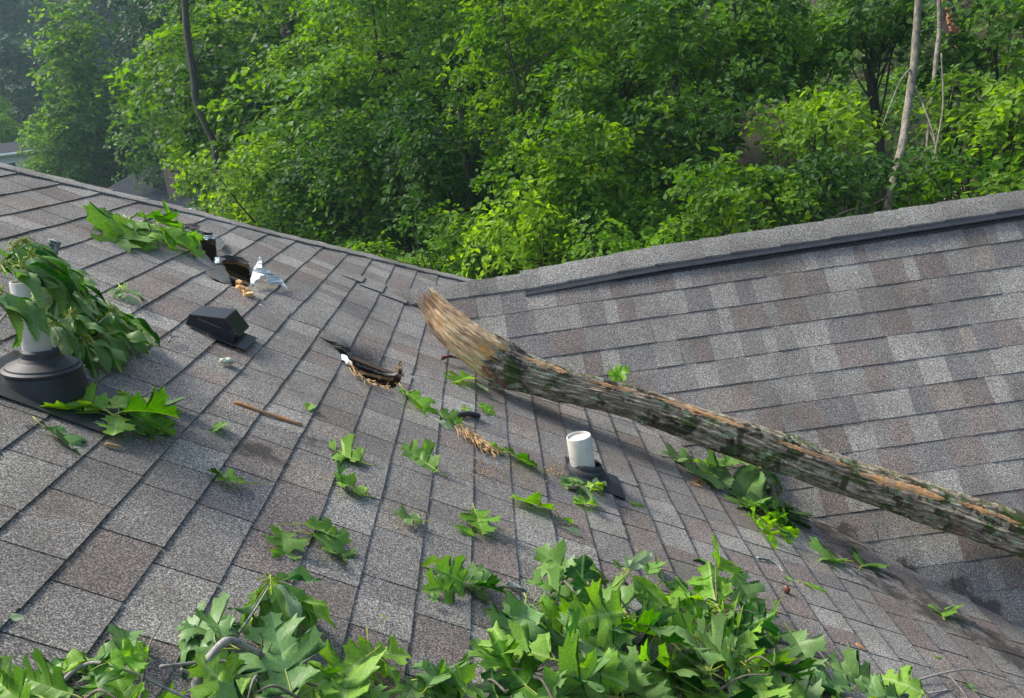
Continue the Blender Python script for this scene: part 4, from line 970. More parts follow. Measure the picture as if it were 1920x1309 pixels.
droop('leafy_branch', 'drooping dark serrated leaves draped over the tall stained pipe', [(28, 465, .30, 0), (62, 480, .32, 0), (40, 500, .31, 0), (85, 500, .26, 0), (50, 455, .26, 0), (8, 500, .30, 0), (0, 550, .24, 0), (-20, 560, .24, 0), (85, 530, .22, 0)], G_T, (.10, .16), per=10, stem=[([(-30, 640, .05), (30, 560, .16), (60, 480, .24)], .004)])
droop('leafy_branch', 'drooping dark serrated leaves just right of the tall pipe', [(108, 518, .15, 0), (120, 545, .10, 0), (135, 590, .10, 0), (100, 610, .09, 0), (150, 560, .08, 0)], G_T, (.09, .15), per=10, stem=[([(60, 640, .05), (100, 570, .12), (112, 520, .15)], .003)])
droop('leafy_branch', 'drooping serrated leaf skirt between the tall pipe and the box vent', [(212, 585, .10, 0), (195, 625, .07, 0), (228, 600, .07, 0), (160, 640, .06, 0), (180, 590, .06, 0)], G_T, (.08, .135), mats=('dark', 'dark', 'green', 'pale', 'light', 'dark'), per=10, stem=[([(140, 650, .03), (180, 610, .07), (212, 585, .10)], .003)])
droop('leafy_branch', 'drooping serrated leaves on a twig above the foreground branches', [(508, 1092, .09, 0), (490, 1120, .06, 0), (530, 1115, .05, 0)], G_T, (.08, .13), mats=('green', 'dark', 'green', 'light', 'teal', 'pale'), per=8, stem=[([(440, 1200, .03), (480, 1140, .07), (508, 1092, .09)], .003)])
# the foreground heaps: several branches, each with whorls of oak leaves
def whorl(t, c, n, ln, kinds, mats, up=.35, tilt=NLu, dirs=None):
    e1 = np.array([1., 0, -TL]); e1 /= np.linalg.norm(e1); e2 = np.cross(tilt, e1)
    mb = MB(); a0 = random.random()*6
    for i in range(n):
        a = a0 + 2*math.pi*(i+.5*random.random())/n
        if dirs: a = random.uniform(*dirs)
        d = e1*math.cos(a)+e2*math.sin(a) + tilt*random.uniform(-.15, up); d /= np.linalg.norm(d)
        pl = random.uniform(.02, .045); b = c + d*pl; l = ln*random.choice([random.uniform(.45, .8), random.uniform(.8, 1.25), random.uniform(.8, 1.25)]); e = b + d*l + tilt*random.uniform(-.05, .02)
        h = (e[2]-zL(e[0]))*NLu[2]
        if h < .006: e = e + NLu*(.006-h)
        h = (b[2]-zL(b[0]))*NLu[2]
        if h < .008: b = b + NLu*(.008-h)
        nm = tilt + np.array([random.gauss(0, .38), random.gauss(0, .38), 0]); leaf(t, random.choice(kinds), random.choice(mats), b, e, nm, random.uniform(-.7, .7), random.random() < .25)
        mb.tube([c, (c+b)/2+tilt*.004, b], .0016, 5)
    link('petiole', mb.build('petiole', M_PET), t)
MIXL = ['green', 'light', 'bright', 'green', 'teal', 'dark', 'dark', 'green', 'light', 'teal']
def heap(label, stem, whorls, group='broken leafy branches heaped in the foreground', mats=MIXL, kinds=('oak', 'oak2', 'oak'), ln=.152, extra=()):
    c = L(*stem[0][0][0]); t = thing('leafy_branch', label, 'branch', tuple(c), group)
    for pts, r, m in stem: twig(t, pts, r, m, name='branch_stem')
    for w in whorls: whorl(t, L(w[0], w[1]+(38 if w[0] < 960 else 12), w[2]), max(4, w[3]-1), ln*(w[4] if len(w) > 4 else 1), kinds, w[5] if len(w) > 5 else mats)
    nb_ = random.randint(3, 5)
    for w in whorls[:3]:
        p_ = L(w[0], w[1], w[2]+.015); q_ = p_ + np.array([random.gauss(0, .10), random.gauss(0, .10), random.uniform(-.03, .05)]); m_ = (p_+q_)/2 + np.array([0, 0, .02])
        mbt = MB(); mbt.tube(smoothcurve([p_, m_, q_], 5), [.0032-.0002*i for i in range(11)], 6, wob=.3); link('twig', mbt.build('twig', M_TWIG, True), t)
    for a in extra:
        leaf(t, a[0], a[1], L(*a[2]), L(*a[3]), a[4] if len(a) > 4 else NLu, a[5] if len(a) > 5 else 0)
    return t
CN = np.array([.1, -.75, .65])     # leaf normals leaning to the viewer's side
heap('leafy oak branch at the bottom left corner under a thick grey limb', [([(-60, 1262, .05), (0, 1292, .06), (60, 1312, .06), (140, 1340, .05)], .007, M_TWIG), ([(60, 1345, .03), (150, 1250, .06), (230, 1254, .08), (330, 1300, .07), (400, 1330, .05)], .0042, M_TWIGG)],
     [(30, 1320, .05, 5, .9), (160, 1310, .06, 6, .9), (260, 1325, .06, 5, .9)], extra=[('oak', 'bright', (200, 1243, .09), (290, 1210, .12), CN, .1), ('oak', 'teal', (240, 1228, .03), (105, 1198, .02)), ('oak2', 'light', (170, 1238, .06), (45, 1242, .04)), ('oak2', 'teal', (225, 1225, .03), (250, 1172, .02)), ('oak', 'green', (130, 1300, .08), (22, 1262, .06), CN, .1), ('oak', 'dark', (120, 1240, .03), (60, 1262, .02)), ('oak2', 'green', (160, 1265, .03), (110, 1225, .05)), ('oak', 'bright', (60, 1330, .1), (-20, 1270, .09), CN, 0)])
heap('leafy oak branch around the stout forked broken stick at the lower left', [([(368, 1330, .02), (372, 1270, .06), (400, 1225, .09), (428, 1200, .11), (465, 1215, .09), (505, 1238, .06), (520, 1270, .05)], .009, M_TWIGG), ([(375, 1275, .06), (355, 1262, .06), (340, 1255, .07)], .005, M_TWIGG), ([(300, 1250, .06), (400, 1240, .06), (460, 1245, .06), (490, 1262, .06)], .003, M_TWIGG), ([(490, 1262, .05), (475, 1275, .06), (462, 1320, .05)], .003, M_TWIGG), ([(488, 1235, .07), (492, 1200, .1), (486, 1185, .12)], .002, M_TWIG), ([(502, 1225, .07), (510, 1205, .1)], .0018, M_TWIG)],
     [(480, 1310, .05, 6, .9), (560, 1310, .05, 5, .9)], extra=[('oak', 'teal', (425, 1205, .04), (345, 1142, .03)), ('oak', 'teal', (418, 1200, .05), (405, 1125, .05)), ('oak2', 'teal', (410, 1215, .04), (310, 1195, .02)), ('oak', 'green', (400, 1220, .03), (325, 1240, .02)), ('oak', 'teal', (500, 1240, .04), (400, 1300, .03)), ('oak', 'green', (500, 1215, .05), (560, 1215, .02)), ('oak2', 'teal', (440, 1190, .04), (450, 1165, .05)), ('oak2', 'dark', (490, 1190, .03), (520, 1160, .02)), ('oak', 'light', (560, 1262, .05), (640, 1250, .05))])
heap('pale oak leaves with yellow stems at the bottom edge left of centre', [([(640, 1340, .02), (600, 1290, .05), (540, 1275, .05)], .003, M_TWIG)],
     [(640, 1330, .05, 6, .95), (740, 1335, .05, 6, .95)], extra=[('oak', 'light', (690, 1200, .03), (700, 1275, .03)), ('oak2', 'light', (700, 1225, .04), (770, 1230, .03)), ('oak', 'light', (690, 1230, .05), (600, 1290, .05)), ('oak2', 'light', (720, 1240, .04), (760, 1290, .03)), ('oak', 'light', (640, 1262, .06), (560, 1290, .06)), ('oak', 'teal', (800, 1290, .05), (840, 1230, .05)), ('oak', 'green', (810, 1275, .04), (930, 1290, .04)), ('oak2', 'dark', (780, 1270, .02), (760, 1310, .02)), ('oak', 'teal', (850, 1260, .03), (802, 1300, .04))])
heap('leafy oak branch with a bare stem at the bottom centre', [([(1075, 1340, .03), (1072, 1260, .09), (1058, 1228, .10)], .004, M_TWIGG), ([(905, 1265, .04), (960, 1255, .06), (1010, 1258, .06), (1060, 1230, .08)], .0035, M_TWIG)],
     [(1062, 1238, .09, 6, .9), (950, 1300, .05, 6), (1040, 1320, .06, 6), (880, 1330, .05, 5)], extra=[('oak', 'light', (960, 1255, .05), (920, 1200, .05)), ('oak2', 'green', (935, 1262, .05), (885, 1205, .04)), ('oak', 'light', (990, 1262, .05), (960, 1210, .04))])
heap('big oak leaf branch in the middle of the right foreground heap', [([(1180, 1240, .04), (1210, 1235, .07), (1240, 1250, .06), (1290, 1290, .04)], .003, M_TWIG), ([(1255, 1125, .08), (1300, 1160, .08), (1335, 1200, .07), (1345, 1230, .05)], .0035, M_TWIG)],
     [(1180, 1150, .10, 6, 1.1), (1250, 1190, .07, 5, 1.1), (1240, 1270, .06, 6), (1330, 1250, .06, 6), (1160, 1300, .05, 5)],
     extra=[('oak', 'light', (1170, 1150, .12), (1092, 1145, .14), CN, .3), ('oak', 'teal', (985, 1130, .05), (968, 1210, .05), CN, 0), ('oak2', 'teal', (1000, 1135, .05), (915, 1172, .05)), ('oak', 'green', (1010, 1145, .05), (1050, 1190, .04)), ('oak', 'teal', (1130, 1165, .08), (1070, 1200, .08), CN, 0), ('oak', 'teal', (1190, 1145, .1), (1290, 1205, .09), CN, 0), ('oak', 'green', (1160, 1170, .1), (1125, 1245, .08), CN, 0), ('oak', 'bright', (1260, 1240, .09), (1210, 1290, .09), CN, 0)])
heap('leafy branch with pale serrated leaves at the top of the foreground heap', [([(1150, 1100, .10), (1175, 1075, .13), (1190, 1050, .14)], .0025, M_PET), ([(1050, 1080, .03), (1100, 1082, .05), (1150, 1090, .06)], .003, M_TWIG)],
     [(1100, 1090, .05, 6, .8), (1090, 1125, .04, 6, .8)], extra=[('ser', 'pale', (1172, 1068, .13), (1190, 1026, .17), CN, .1), ('ser', 'pale', (1175, 1068, .13), (1222, 1035, .16), CN, .2), ('ser', 'teal', (1165, 1068, .12), (1148, 1048, .14), CN, 0), ('ser', 'light', (1185, 1080, .12), (1262, 1145, .10), CN, .2), ('ser', 'green', (1188, 1085, .12), (1232, 1150, .08), CN, .4), ('oak', 'bright', (1125, 1075, .06), (1062, 1040, .06)), ('oak2', 'light', (1100, 1080, .05), (1040, 1070, .04)), ('oak', 'green', (1110, 1120, .05), (1045, 1118, .04)), ('oak2', 'green', (1215, 1080, .06), (1222, 1045, .08), CN, .2), ('oak', 'green', (1240, 1090, .04), (1275, 1072, .03))])
heap('upright oak sprig with a dark bare stem on the right of the heap', [([(1348, 1170, .06), (1343, 1110, .11), (1341, 1045, .16)], .0028, M_TWIG)],
     [(1345, 1130, .09, 7, .9), (1350, 1160, .06, 7, 1), (1320, 1190, .06, 6, 1)], mats=['light', 'bright', 'light', 'green'], extra=[('oak', 'bright', (1345, 1070, .12), (1362, 1028, .13), CN, .3), ('oak', 'dark', (1372, 1072, .10), (1425, 1150, .06), CN, .2), ('oak', 'light', (1340, 1110, .1), (1318, 1075, .12), CN, .2), ('oak', 'bright', (1440, 1175, .05), (1482, 1160, .05), CN, .2), ('oak2', 'light', (1380, 1200, .07), (1412, 1150, .09), CN, .3)])
heap('light and dark oak leaves along the bottom edge right of centre', [([(1400, 1310, .03), (1380, 1240, .06), (1360, 1215, .06)], .003, M_TWIG), ([(1430, 1160, .03), (1480, 1185, .03), (1500, 1210, .03)], .002, M_PET)],
     [(1400, 1240, .07, 7, 1.1), (1340, 1300, .06, 6, 1.1), (1440, 1310, .05, 7), (1260, 1330, .05, 6), (1500, 1330, .04, 5), (1430, 1215, .05, 4, .9, ['dark', 'green'])], extra=[('oak', 'light', (1395, 1230, .09), (1490, 1290, .07), CN, 0), ('oak', 'dark', (1480, 1180, .06), (1530, 1260, .04), CN, .1), ('oak2', 'teal', (1500, 1270, .03), (1580, 1300, .03))])
heap('oak leaves reaching right along the bottom edge near the valley', [([(1740, 1300, .02), (1720, 1292, .03), (1690, 1285, .04)], .0018, M_PET)],
     [(1560, 1330, .04, 6), (1640, 1340, .04, 5)], mats=['green', 'teal', 'dark', 'light'], extra=[('oak', 'light', (1735, 1305, .05), (1655, 1245, .08), CN, .1), ('oak', 'dark', (1640, 1275, .04), (1560, 1240, .05), CN, .1), ('oak2', 'teal', (1600, 1290, .03), (1520, 1275, .02)), ('oak', 'teal', (1690, 1310, .05), (1610, 1290, .04), CN, 0)])

# sticks, splinters and scraps --------------------------------------------------
def stick(name, label, cat, pts, r, mat, plane=on, extra=(), wob=.3, taper=.5):
    P = smoothcurve([plane(*p) for p in pts], 6); m = len(P); mb = MB(); mb.tube(P, [r*(1-taper*i/m) for i in range(m)], 8, wob=wob)
    for e, rr in extra:
        Q = smoothcurve([plane(*p) for p in e], 5); mb.tube(Q, [rr*(1-.6*i/len(Q)) for i in range(len(Q))], 6, wob=wob)
    o = link(name, mb.build(name, mat, True)); return prop(o, label, cat, 'sticks and bits lying on the roof')
def lichen_mat():
    t = NT('lichened_bark'); n = t.noise(t.coord(), 55, 5, .75); col = t.ramp(n, [(.38, (.03, .03, .028)), (.5, (.22, .25, .23)), (.6, (.52, .58, .53))])
    t.inp(t.b, 'Base Color', col); t.b.inputs['Roughness'].default_value = .95; t.bump(n, 1, .01); return t.mat
M_LICH = lichen_mat()
stick('lichened_stick', 'stick crusted with grey lichen standing behind the drooping leaves', 'stick', [(68, 535, .03), (82, 505, .07), (92, 480, .10), (103, 452, .15)], .017, M_LICH, L, wob=.55, taper=-.1)
stick('lichened_stick', 'stub with pale lichen and an orange broken end above the foreground heap', 'stick', [(952, 1092, .012), (968, 1100, .012), (988, 1108, .012)], .008, M_LICH, L, wob=.6)
stick('wood_splinter', 'long thin orange brown splinter of wood in the left half of the roof', 'splinter', [(440, 754, .007), (500, 775, .008), (566, 797, .008)], .0045, M_ORW, L, wob=.3, taper=-.4)
stick('wood_splinter', 'short tan wood chip below the big light leaves', 'splinter', [(198, 833, .008), (225, 837, .01)], .005, M_OSB, L)
stick('wood_splinter', 'short orange chip right of the foreground heap', 'splinter', [(1420, 1142, .012), (1456, 1152, .01)], .006, M_ORW, L, wob=.6)
stick('wood_splinter', 'rusty brown chip in the right part of the lower roof', 'splinter', [(1604, 1208, .008), (1628, 1222, .008)], .006, M_ORW, L, wob=.7)
stick('pale_twig', 'tiny forked bleached twig left of the box vent foot', 'twig', [(316, 642, .008), (322, 632, .02), (336, 632, .012)], .0035, M_TWIGG, L, extra=[([(322, 632, .02), (318, 625, .03)], .003)])
stick('bare_twig', 'thin curved grey twig crossing the bottom right corner', 'twig', [(1715, 1277, .012), (1770, 1262, .03), (1820, 1256, .035), (1880, 1275, .02), (1940, 1290, .012)], .0035, M_TWIGG, L, extra=[([(1775, 1262, .03), (1800, 1290, .02), (1815, 1312, .01)], .002), ([(1740, 1301, .012), (1790, 1292, .014)], .0035)])
stick('bare_twig', 'thin pale twig right of the foreground heap running downhill', 'twig', [(1500, 1180, .01), (1530, 1215, .02), (1565, 1258, .01)], .0022, M_TWIGG, L, extra=[([(1525, 1205, .02), (1527, 1188, .03)], .0018)])
stick('bare_twig', 'thin twig arching left of the foreground heap', 'twig', [(1000, 1130, .02), (1020, 1108, .03), (1045, 1098, .03)], .0016, M_TWIGG, L)
stick('bare_twig', 'thin dark twig left of the big light leaves', 'twig', [(45, 798, .008), (70, 800, .012), (88, 806, .01)], .0013, M_TWIG, L)
stick('bare_twig', 'dark twig bit beside the tuft above the box vent', 'twig', [(163, 548, .01), (175, 545, .02), (181, 540, .03)], .002, M_TWIG, L)
stick('bark_scrap', 'flat reddish scrap of bark under the torn log end', 'bark', [(828, 672, .008), (842, 668, .02), (860, 672, .012)], .008, simple('reddish_bark', (.2, .09, .05), .9, .4, 60, .6), L, wob=.9)
stick('bark_scrap', 'grey curl of bark with white flecks on the right slope', 'bark', [(1420, 1046, .01), (1450, 1054, .012), (1470, 1072, .01)], .004, M_LICH, L, wob=.8)
stick('shingle_fragment', 'small dark torn shingle piece between the crease leaves and the log', 'shingle fragment', [(858, 778, .01), (880, 776, .014), (898, 780, .01)], .011, simple('dark_shingle_piece', (.045, .045, .05), .9, .3, 150, .5), L, wob=.15, taper=0)
# acorn-like nut
mb = MB(); mb.lathe([(0, -.012), (.008, -.009), (.012, 0), (.010, .008), (.004, .014), (0, .016)], L(1475, 1106, .016), np.eye(3), 14)
prop(link('acorn', mb.build('acorn', simple('brown_nut', (.15, .05, .03), .35, .3, 30, .1), True)), 'shiny reddish brown nut lying beside the small dark leaf at the right', 'nut')
mb = MB()
for k in range(5): mb.lathe([(0, -.008), (.008, -.005), (.011, 0), (.008, .008), (0, .010)], L(418+k*4, 677+2*math.sin(k*2), .012+.006*(k == 3)), np.eye(3), 9)
prop(link('pale_gall', mb.build('pale_gall', simple('pale_fungus', (.52, .56, .42), .7, .3, 40, .3), True)), 'small pale curled scrap below the box vent', 'scrap')
# splintered wood strip on the crease
t = thing('splintered_wood', 'ragged tan splinters of sheathing wood on the crease in mid roof', 'wood fragment', tuple(L(895, 825, .01)))
shards('splinter_bundle', [(858, 798), (880, 815), (905, 832), (932, 848)], 150, 14, M_OSB, 6, None, t, .012, .0017)
# fine sawdust and crumbs
mb = MB()
def crumbs(mb, cx_, cy_, sx, sy, n, r):
    for i in range(n):
        px, py = random.gauss(cx_, sx), random.gauss(cy_, sy); p = L(px, py, .0085); ax, _ = np.linalg.qr(rng.normal(size=(3, 3))); q = r*random.uniform(.4, 1.5)
        mb.box(p, (q*2.2, q, q*.7), ax)
for a in ((905, 880, 25, 12, 120, .002), (900, 860, 60, 40, 60, .0018), (700, 735, 40, 14, 70, .002), (1040, 880, 10, 8, 50, .003), (400, 640, 60, 20, 60, .0018), (930, 920, 100, 60, 90, .0018), (1150, 1000, 120, 60, 60, .002), (1310, 903, 9, 6, 90, .003), (780, 640, 50, 40, 40, .002), (600, 850, 200, 120, 90, .0017), (300, 1000, 200, 120, 40, .0016), (1560, 1150, 120, 60, 50, .002), (480, 545, 30, 14, 40, .002)): crumbs(mb, *a)
prop(link('wood_crumbs', mb.build('wood_crumbs', M_OSB)), 'tan sawdust and wood crumbs scattered over the shingles', 'debris', None, 'stuff')

# ------------------------------------------------------------------ woods
def leaf_cloud(C, Nrm, size, rs, six=False, droop=.35):
    """C (n,3) centres, Nrm (n,3) rough normals -> mesh arrays"""
    n = len(C); Nn = Nrm + rs.normal(size=(n, 3))*.42; Nn /= np.linalg.norm(Nn, axis=1)[:, None]
    T = rs.normal(size=(n, 3)); T[:, 2] -= droop; T -= Nn*(T*Nn).sum(1)[:, None]; T /= np.linalg.norm(T, axis=1)[:, None]
    B = np.cross(Nn, T); s = (size*rs.uniform(.65, 1.25, n))[:, None]
    if six:
        V = np.stack([C - T*s*.5, C - T*s*.2 + B*s*.27 + Nn*s*.07, C + T*s*.15 + B*s*.25 + Nn*s*.07, C + T*s*.55 - Nn*s*.06, C + T*s*.15 - B*s*.25 + Nn*s*.07, C - T*s*.2 - B*s*.27 + Nn*s*.07], 1)
        o = np.arange(n)[:, None]*6; F = np.concatenate([o+np.array([0, 1, 2, 3]), o+np.array([0, 3, 4, 5])], 1).reshape(-1, 4); rep = 2
    else:
        V = np.stack([C - T*s*.5, C + B*s*.34 + Nn*s*.06, C + T*s*.5, C - B*s*.34 + Nn*s*.06], 1)
        o = np.arange(n)[:, None]*4; F = o+np.array([0, 1, 2, 3]); rep = 1
    var = np.repeat(rs.uniform(0, .30, n) - .15, rep)
    return V.reshape(-1, 3), F.astype(np.int32), var
def crown_mesh(name, rx, ry, rz, size, mat, seed, layers=5., nl=None, spray=.3, six=False, shape='round', fill=1.):
    rs = np.random.default_rng(seed); nl = nl or 12
    u = rs.normal(size=(nl, 3)); u /= np.linalg.norm(u, axis=1)[:, None]; rad = rs.uniform(.2, .95, nl)[:, None]**.6
    lc = u*rad*.85; lr = rs.uniform(.20, .42, nl)
    if shape == 'cone':
        lc[:, 2] = np.linspace(-.8, .85, nl); k = (1-(lc[:, 2]+1)/2*.8); ang = rs.uniform(0, 6.28, nl); lc[:, 0] = np.cos(ang)*.45*k; lc[:, 1] = np.sin(ang)*.45*k; lr = .18+.36*k*rs.uniform(.7, 1.1, nl)
    area = rx*rz*3.14; n = int(layers*area/(.34*size*size)); per = 26; ns = max(12, n//per)
    li = rs.choice(nl, ns, p=lr**2/np.sum(lr**2)); d = rs.normal(size=(ns, 3)); d[:, 2] += .25; d /= np.linalg.norm(d, axis=1)[:, None]
    rr = rs.uniform(.55, 1.08, ns)**.6
    sc_ = np.array([rx, ry, rz]); P = (lc[li] + d*(lr[li]*rr)[:, None])*sc_
    out = d*sc_; out /= np.linalg.norm(out, axis=1)[:, None]
    sn = np.array([0, 0, 1.])*.75 + out*.55 + rs.normal(size=(ns, 3))*.22; sn /= np.linalg.norm(sn, axis=1)[:, None]
    # leaves of each spray along a fan pointing outwards
    e1 = out - sn*(out*sn).sum(1)[:, None]; e1 /= np.linalg.norm(e1, axis=1)[:, None]+1e-9; e2 = np.cross(sn, e1)
    a = rs.uniform(-.5, 1., (ns, per)); b = rs.normal(size=(ns, per))*.42*(1.1-np.abs(a)*.6); c = rs.normal(size=(ns, per))*.10 - .25*a*a
    sp = spray*rs.uniform(.6, 1.4, ns)[:, None, None]
    C = P[:, None, :] + sp*(a[..., None]*e1[:, None] + b[..., None]*e2[:, None] + c[..., None]*sn[:, None])
    V, F, var = leaf_cloud(C.reshape(-1, 3), np.repeat(sn, per, 0), size, rs, six)
    var = var + np.repeat(np.repeat(rs.uniform(-.10, .10, ns), per), 2 if six else 1)
    me = mesh(name, V, F, mat, smooth=False, attrs={'var': ('FACE', 'FLOAT', var)}); return me, lc*sc_, lr*rx
def trunk_mesh(H, r, lobes, mat, seed, bend=.3, base=(0, 0, 0), k=7):
    """trunk from base (relative to the crown centre) up through it, limbs to the lobes"""
    rnd = random.Random(seed); mb = MB(); b = np.array(base, float)
    top = lobes[np.argmax(lobes[:, 2])]
    P = [b, b+(top-b)*.35+np.array([rnd.uniform(-bend, bend), rnd.uniform(-bend, bend), 0]), b+(top-b)*.7+np.array([rnd.uniform(-bend, bend), rnd.uniform(-bend, bend), 0])*.6, top]
    S = smoothcurve(P, 6); m = len(S); mb.tube(S, [r*(1-.85*i/m) for i in range(m)], 9)
    for l in lobes[:k]:
        j = int(m*rnd.uniform(.45, .85)); q = S[j]; mid = (q+l)/2+np.array([0, 0, -.12*np.linalg.norm(l-q)]); mb.tube(smoothcurve([q, mid, l], 4), [r*.35*(1-.08*i) for i in range(9)], 6)
    return mb.build('trunk', mat, True)
def tree(name, label, px, py, d, wpx, hpx, mat, size, seed, group=None, layers=5., six=False, spray=None, bark=None, shape='round', tr=.09, cat='tree', nl=None, dy=1.):
    c = dep(px, py, d); rx = wpx*d/F0/2; rz = hpx*d/F0/2; ry = rx*dy; gz = float(terr(c[0], c[1]))
    if c[2]-rz < gz-.2 and False: c[2] = gz+rz
    base = np.array([0, 0, gz-c[2]-.3])
    t = thing(name, label, cat, (c[0], c[1], gz), group)
    me, lo, lr = crown_mesh('crown', rx, ry, rz, size, mat, seed, layers, nl, spray or max(.22, size*3), six, shape)
    m4 = Matrix.Translation(Vector(c)); link('crown', me, t, m4)
    link('trunk', trunk_mesh(0, tr, lo, bark or M_BARKD, seed, base=base, k=12), t, m4)
    return t
TR_ = [ # px, py, depth, w, h, mat, leaf size, label
 (412, 215, 22, 190, 400, 'bright', .15, 'loose yellow green tree around the thin dark trunk at left'),
 (470, 30, 28, 340, 220, 'bright', .19, 'pale green treetop at the upper edge, right of the hazy hillside'),
 (600, 70, 21, 260, 280, 'mid', .14, 'rounded mid green treetop at the upper edge left of centre'),
 (600, 260, 17, 270, 340, 'bright', .12, 'bright green tree above the hip, second from the thin dark trunk'),
 (480, 350, 15, 240, 190, 'bright', .11, 'low sunlit bush crown just over the hip line at the foot of the dark trunk'),
 (670, 400, 14, 300, 300, 'mid', .10, 'mid green tree rising right behind the middle of the hip'),
 (760, 110, 16, 330, 380, 'mid', .11, 'tall mid green tree at the upper edge in the centre'),
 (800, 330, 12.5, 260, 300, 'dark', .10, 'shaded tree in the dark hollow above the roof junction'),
 (850, 465, 10.5, 240, 150, 'mid', .085, 'leafy bush right behind the lowest dip of the roofline'),
 (1000, 120, 12, 300, 280, 'bright', .10, 'sunlit tree with upright shoots right of the centre top'),
 (1080, 300, 10.5, 340, 300, 'bright', .095, 'brightest sunlit tree over the start of the vented ridge'),
 (1160, 50, 14, 320, 280, 'mid', .11, 'dense tree at the upper edge between the sunlit tree and the big leaved one'),
 (970, 430, 9.6, 220, 190, 'bright', .085, 'sunlit bush over the ridge just right of the roof junction'),
 (1180, 420, 9.2, 340, 190, 'mid', .07, 'small leaved vine covered bush along the ridge'),
 (1340, 60, 11, 300, 250, 'mid', .10, 'big leaved tree at the upper edge right of centre'),
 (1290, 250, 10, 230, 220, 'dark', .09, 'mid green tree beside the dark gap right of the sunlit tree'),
 (1500, 70, 11, 270, 170, 'mid', .10, 'hanging leafy tree at the upper edge left of the pale leaning trunk'),
 (1500, 225, 9.5, 250, 110, 'bright', .095, 'bright drooping boughs over the dark slope left of the pale leaning trunk'),
 (1400, 370, 8.4, 260, 130, 'bright', .085, 'light green sapling hugging the ridge'),
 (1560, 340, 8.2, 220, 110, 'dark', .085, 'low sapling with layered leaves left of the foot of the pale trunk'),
 (1850, 90, 10, 200, 150, 'mid', .10, 'leafy boughs in the upper right corner'),
 (1900, 250, 7.6, 110, 170, 'bright', .085, 'bright sapling at the right border'),
 (1800, 190, 8.6, 130, 110, 'bright', .09, 'sunlit sprays between the thin pale trunk and the right border'),
 (1770, 340, 7.8, 180, 100, 'mid', .08, 'low leafy plant over the ridge right of the pale trunk'),
 (1860, 345, 7.4, 140, 80, 'bright', .085, 'low bright plant over the ridge near the right border'),
 (700, 520, 12, 260, 120, 'bright', .09, 'bush tucked behind the lower end of the hip'),
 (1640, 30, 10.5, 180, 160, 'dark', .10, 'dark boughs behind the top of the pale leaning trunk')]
for i, (px, py, d, w, h, m, s, lab) in enumerate(TR_):
    six = d < 13
    tree('broadleaf_tree', lab, px, py, d, w*1.15, h*(1.35 if w > 250 else 1.15), TM[m], s, 100+i, 'trees crowding behind the roof', 4.2 if d > 13 else 3.6, six, spray=.30 if d < 13 else .42, tr=.07 if d > 12 else .045, nl=16, dy=1.1)
# second and third rows, filling the wood behind
rs = np.random.default_rng(5)
VAR = {}
def var_tree(kind, rx, rz, size, mat, seed, layers, spray, nl=13, shape='round'):
    k = (kind, seed)
    if k not in VAR:
        me, lo, lr = crown_mesh('crown', rx, rx, rz, size, mat, seed, layers, nl, spray, False, shape)
        tm = trunk_mesh(0, rx*.055, lo, M_BARKD, seed, base=(0, 0, -rz*2.6)); VAR[k] = (me, tm)
    return VAR[k]
def inst(kind, args, pos, s, rot, label, group, name='broadleaf_tree'):
    me, tm = var_tree(kind, *args); t = thing(name, label, 'tree', tuple(pos), group)
    m4 = Matrix.LocRotScale(Vector(pos), Matrix.Rotation(rot, 3, 'Z').to_quaternion(), Vector((s, s, s)))
    link('crown', me, t, m4); link('trunk', tm, t, m4)
COLS = ['above the white torn membrane', 'above the lower storm hole', 'above the torn log end', 'above the short white pipe', 'above the bright leaf behind the log', 'above the dark leaves under the log', 'above the curled bright leaves', 'above the foot of the pale trunk', 'above the right end of the ridge']
def row(n, pxr, dr, pyf, kinds, label0, group, jit=30, rank='highest'):
    for i in range(n):
        label = f'{rank} of {label0}, {COLS[i]}'
        px = pxr[0]+(pxr[1]-pxr[0])*(i+.5)/n + rs.uniform(-jit, jit); d = rs.uniform(*dr); py = pyf(px)+rs.uniform(-40, 40)
        inst(*(kinds[2+rs.integers(2)] if px > 1250 else kinds[rs.integers(len(kinds))]), dep(px, py, d), rs.uniform(.8, 1.25), rs.uniform(0, 6.28), label, group)
K2 = [('second', (3.0, 3.4, .17, TM['mid'], s_, 4.2, .5)) for s_ in (1, 2)] + [('second', (2.8, 3.6, .17, TM['dark'], s_, 4.2, .5)) for s_ in (3, 4)]  # the dark half paints shady gaps behind the front crowns
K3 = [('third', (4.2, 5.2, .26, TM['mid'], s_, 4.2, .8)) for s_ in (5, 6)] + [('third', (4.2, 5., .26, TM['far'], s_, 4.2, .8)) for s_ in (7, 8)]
for j, (yy, dd) in enumerate(((60, (24, 30)), (240, (19, 24)), (400, (17, 20)))):
    row(9, (480, 1900), dd, lambda x, yy=yy: yy - (x-480)*.06, K2, 'three dark trees deep in the wood', 'trees deeper in the wood', 30, ('highest', 'middle', 'lowest')[j])
for j, (yy, dd) in enumerate(((-10, (46, 60)), (120, (40, 50)), (260, (34, 42)))):
    row(9, (330, 1980), dd, lambda x, yy=yy: yy - (x-480)*.06, K3, 'three hazy far trees', 'trees far up the slope', 50, ('highest', 'middle', 'lowest')[j])
KM = [('mid', (3.2, 4.4, .24, TM['bright'], 21, 4.5, .7, 18, 'cone')), ('mid', (3.6, 3.6, .24, TM['mid'], 22, 4.5, .7)), ('mid', (3.6, 3.6, .24, TM['far'], 23, 4.5, .7))]
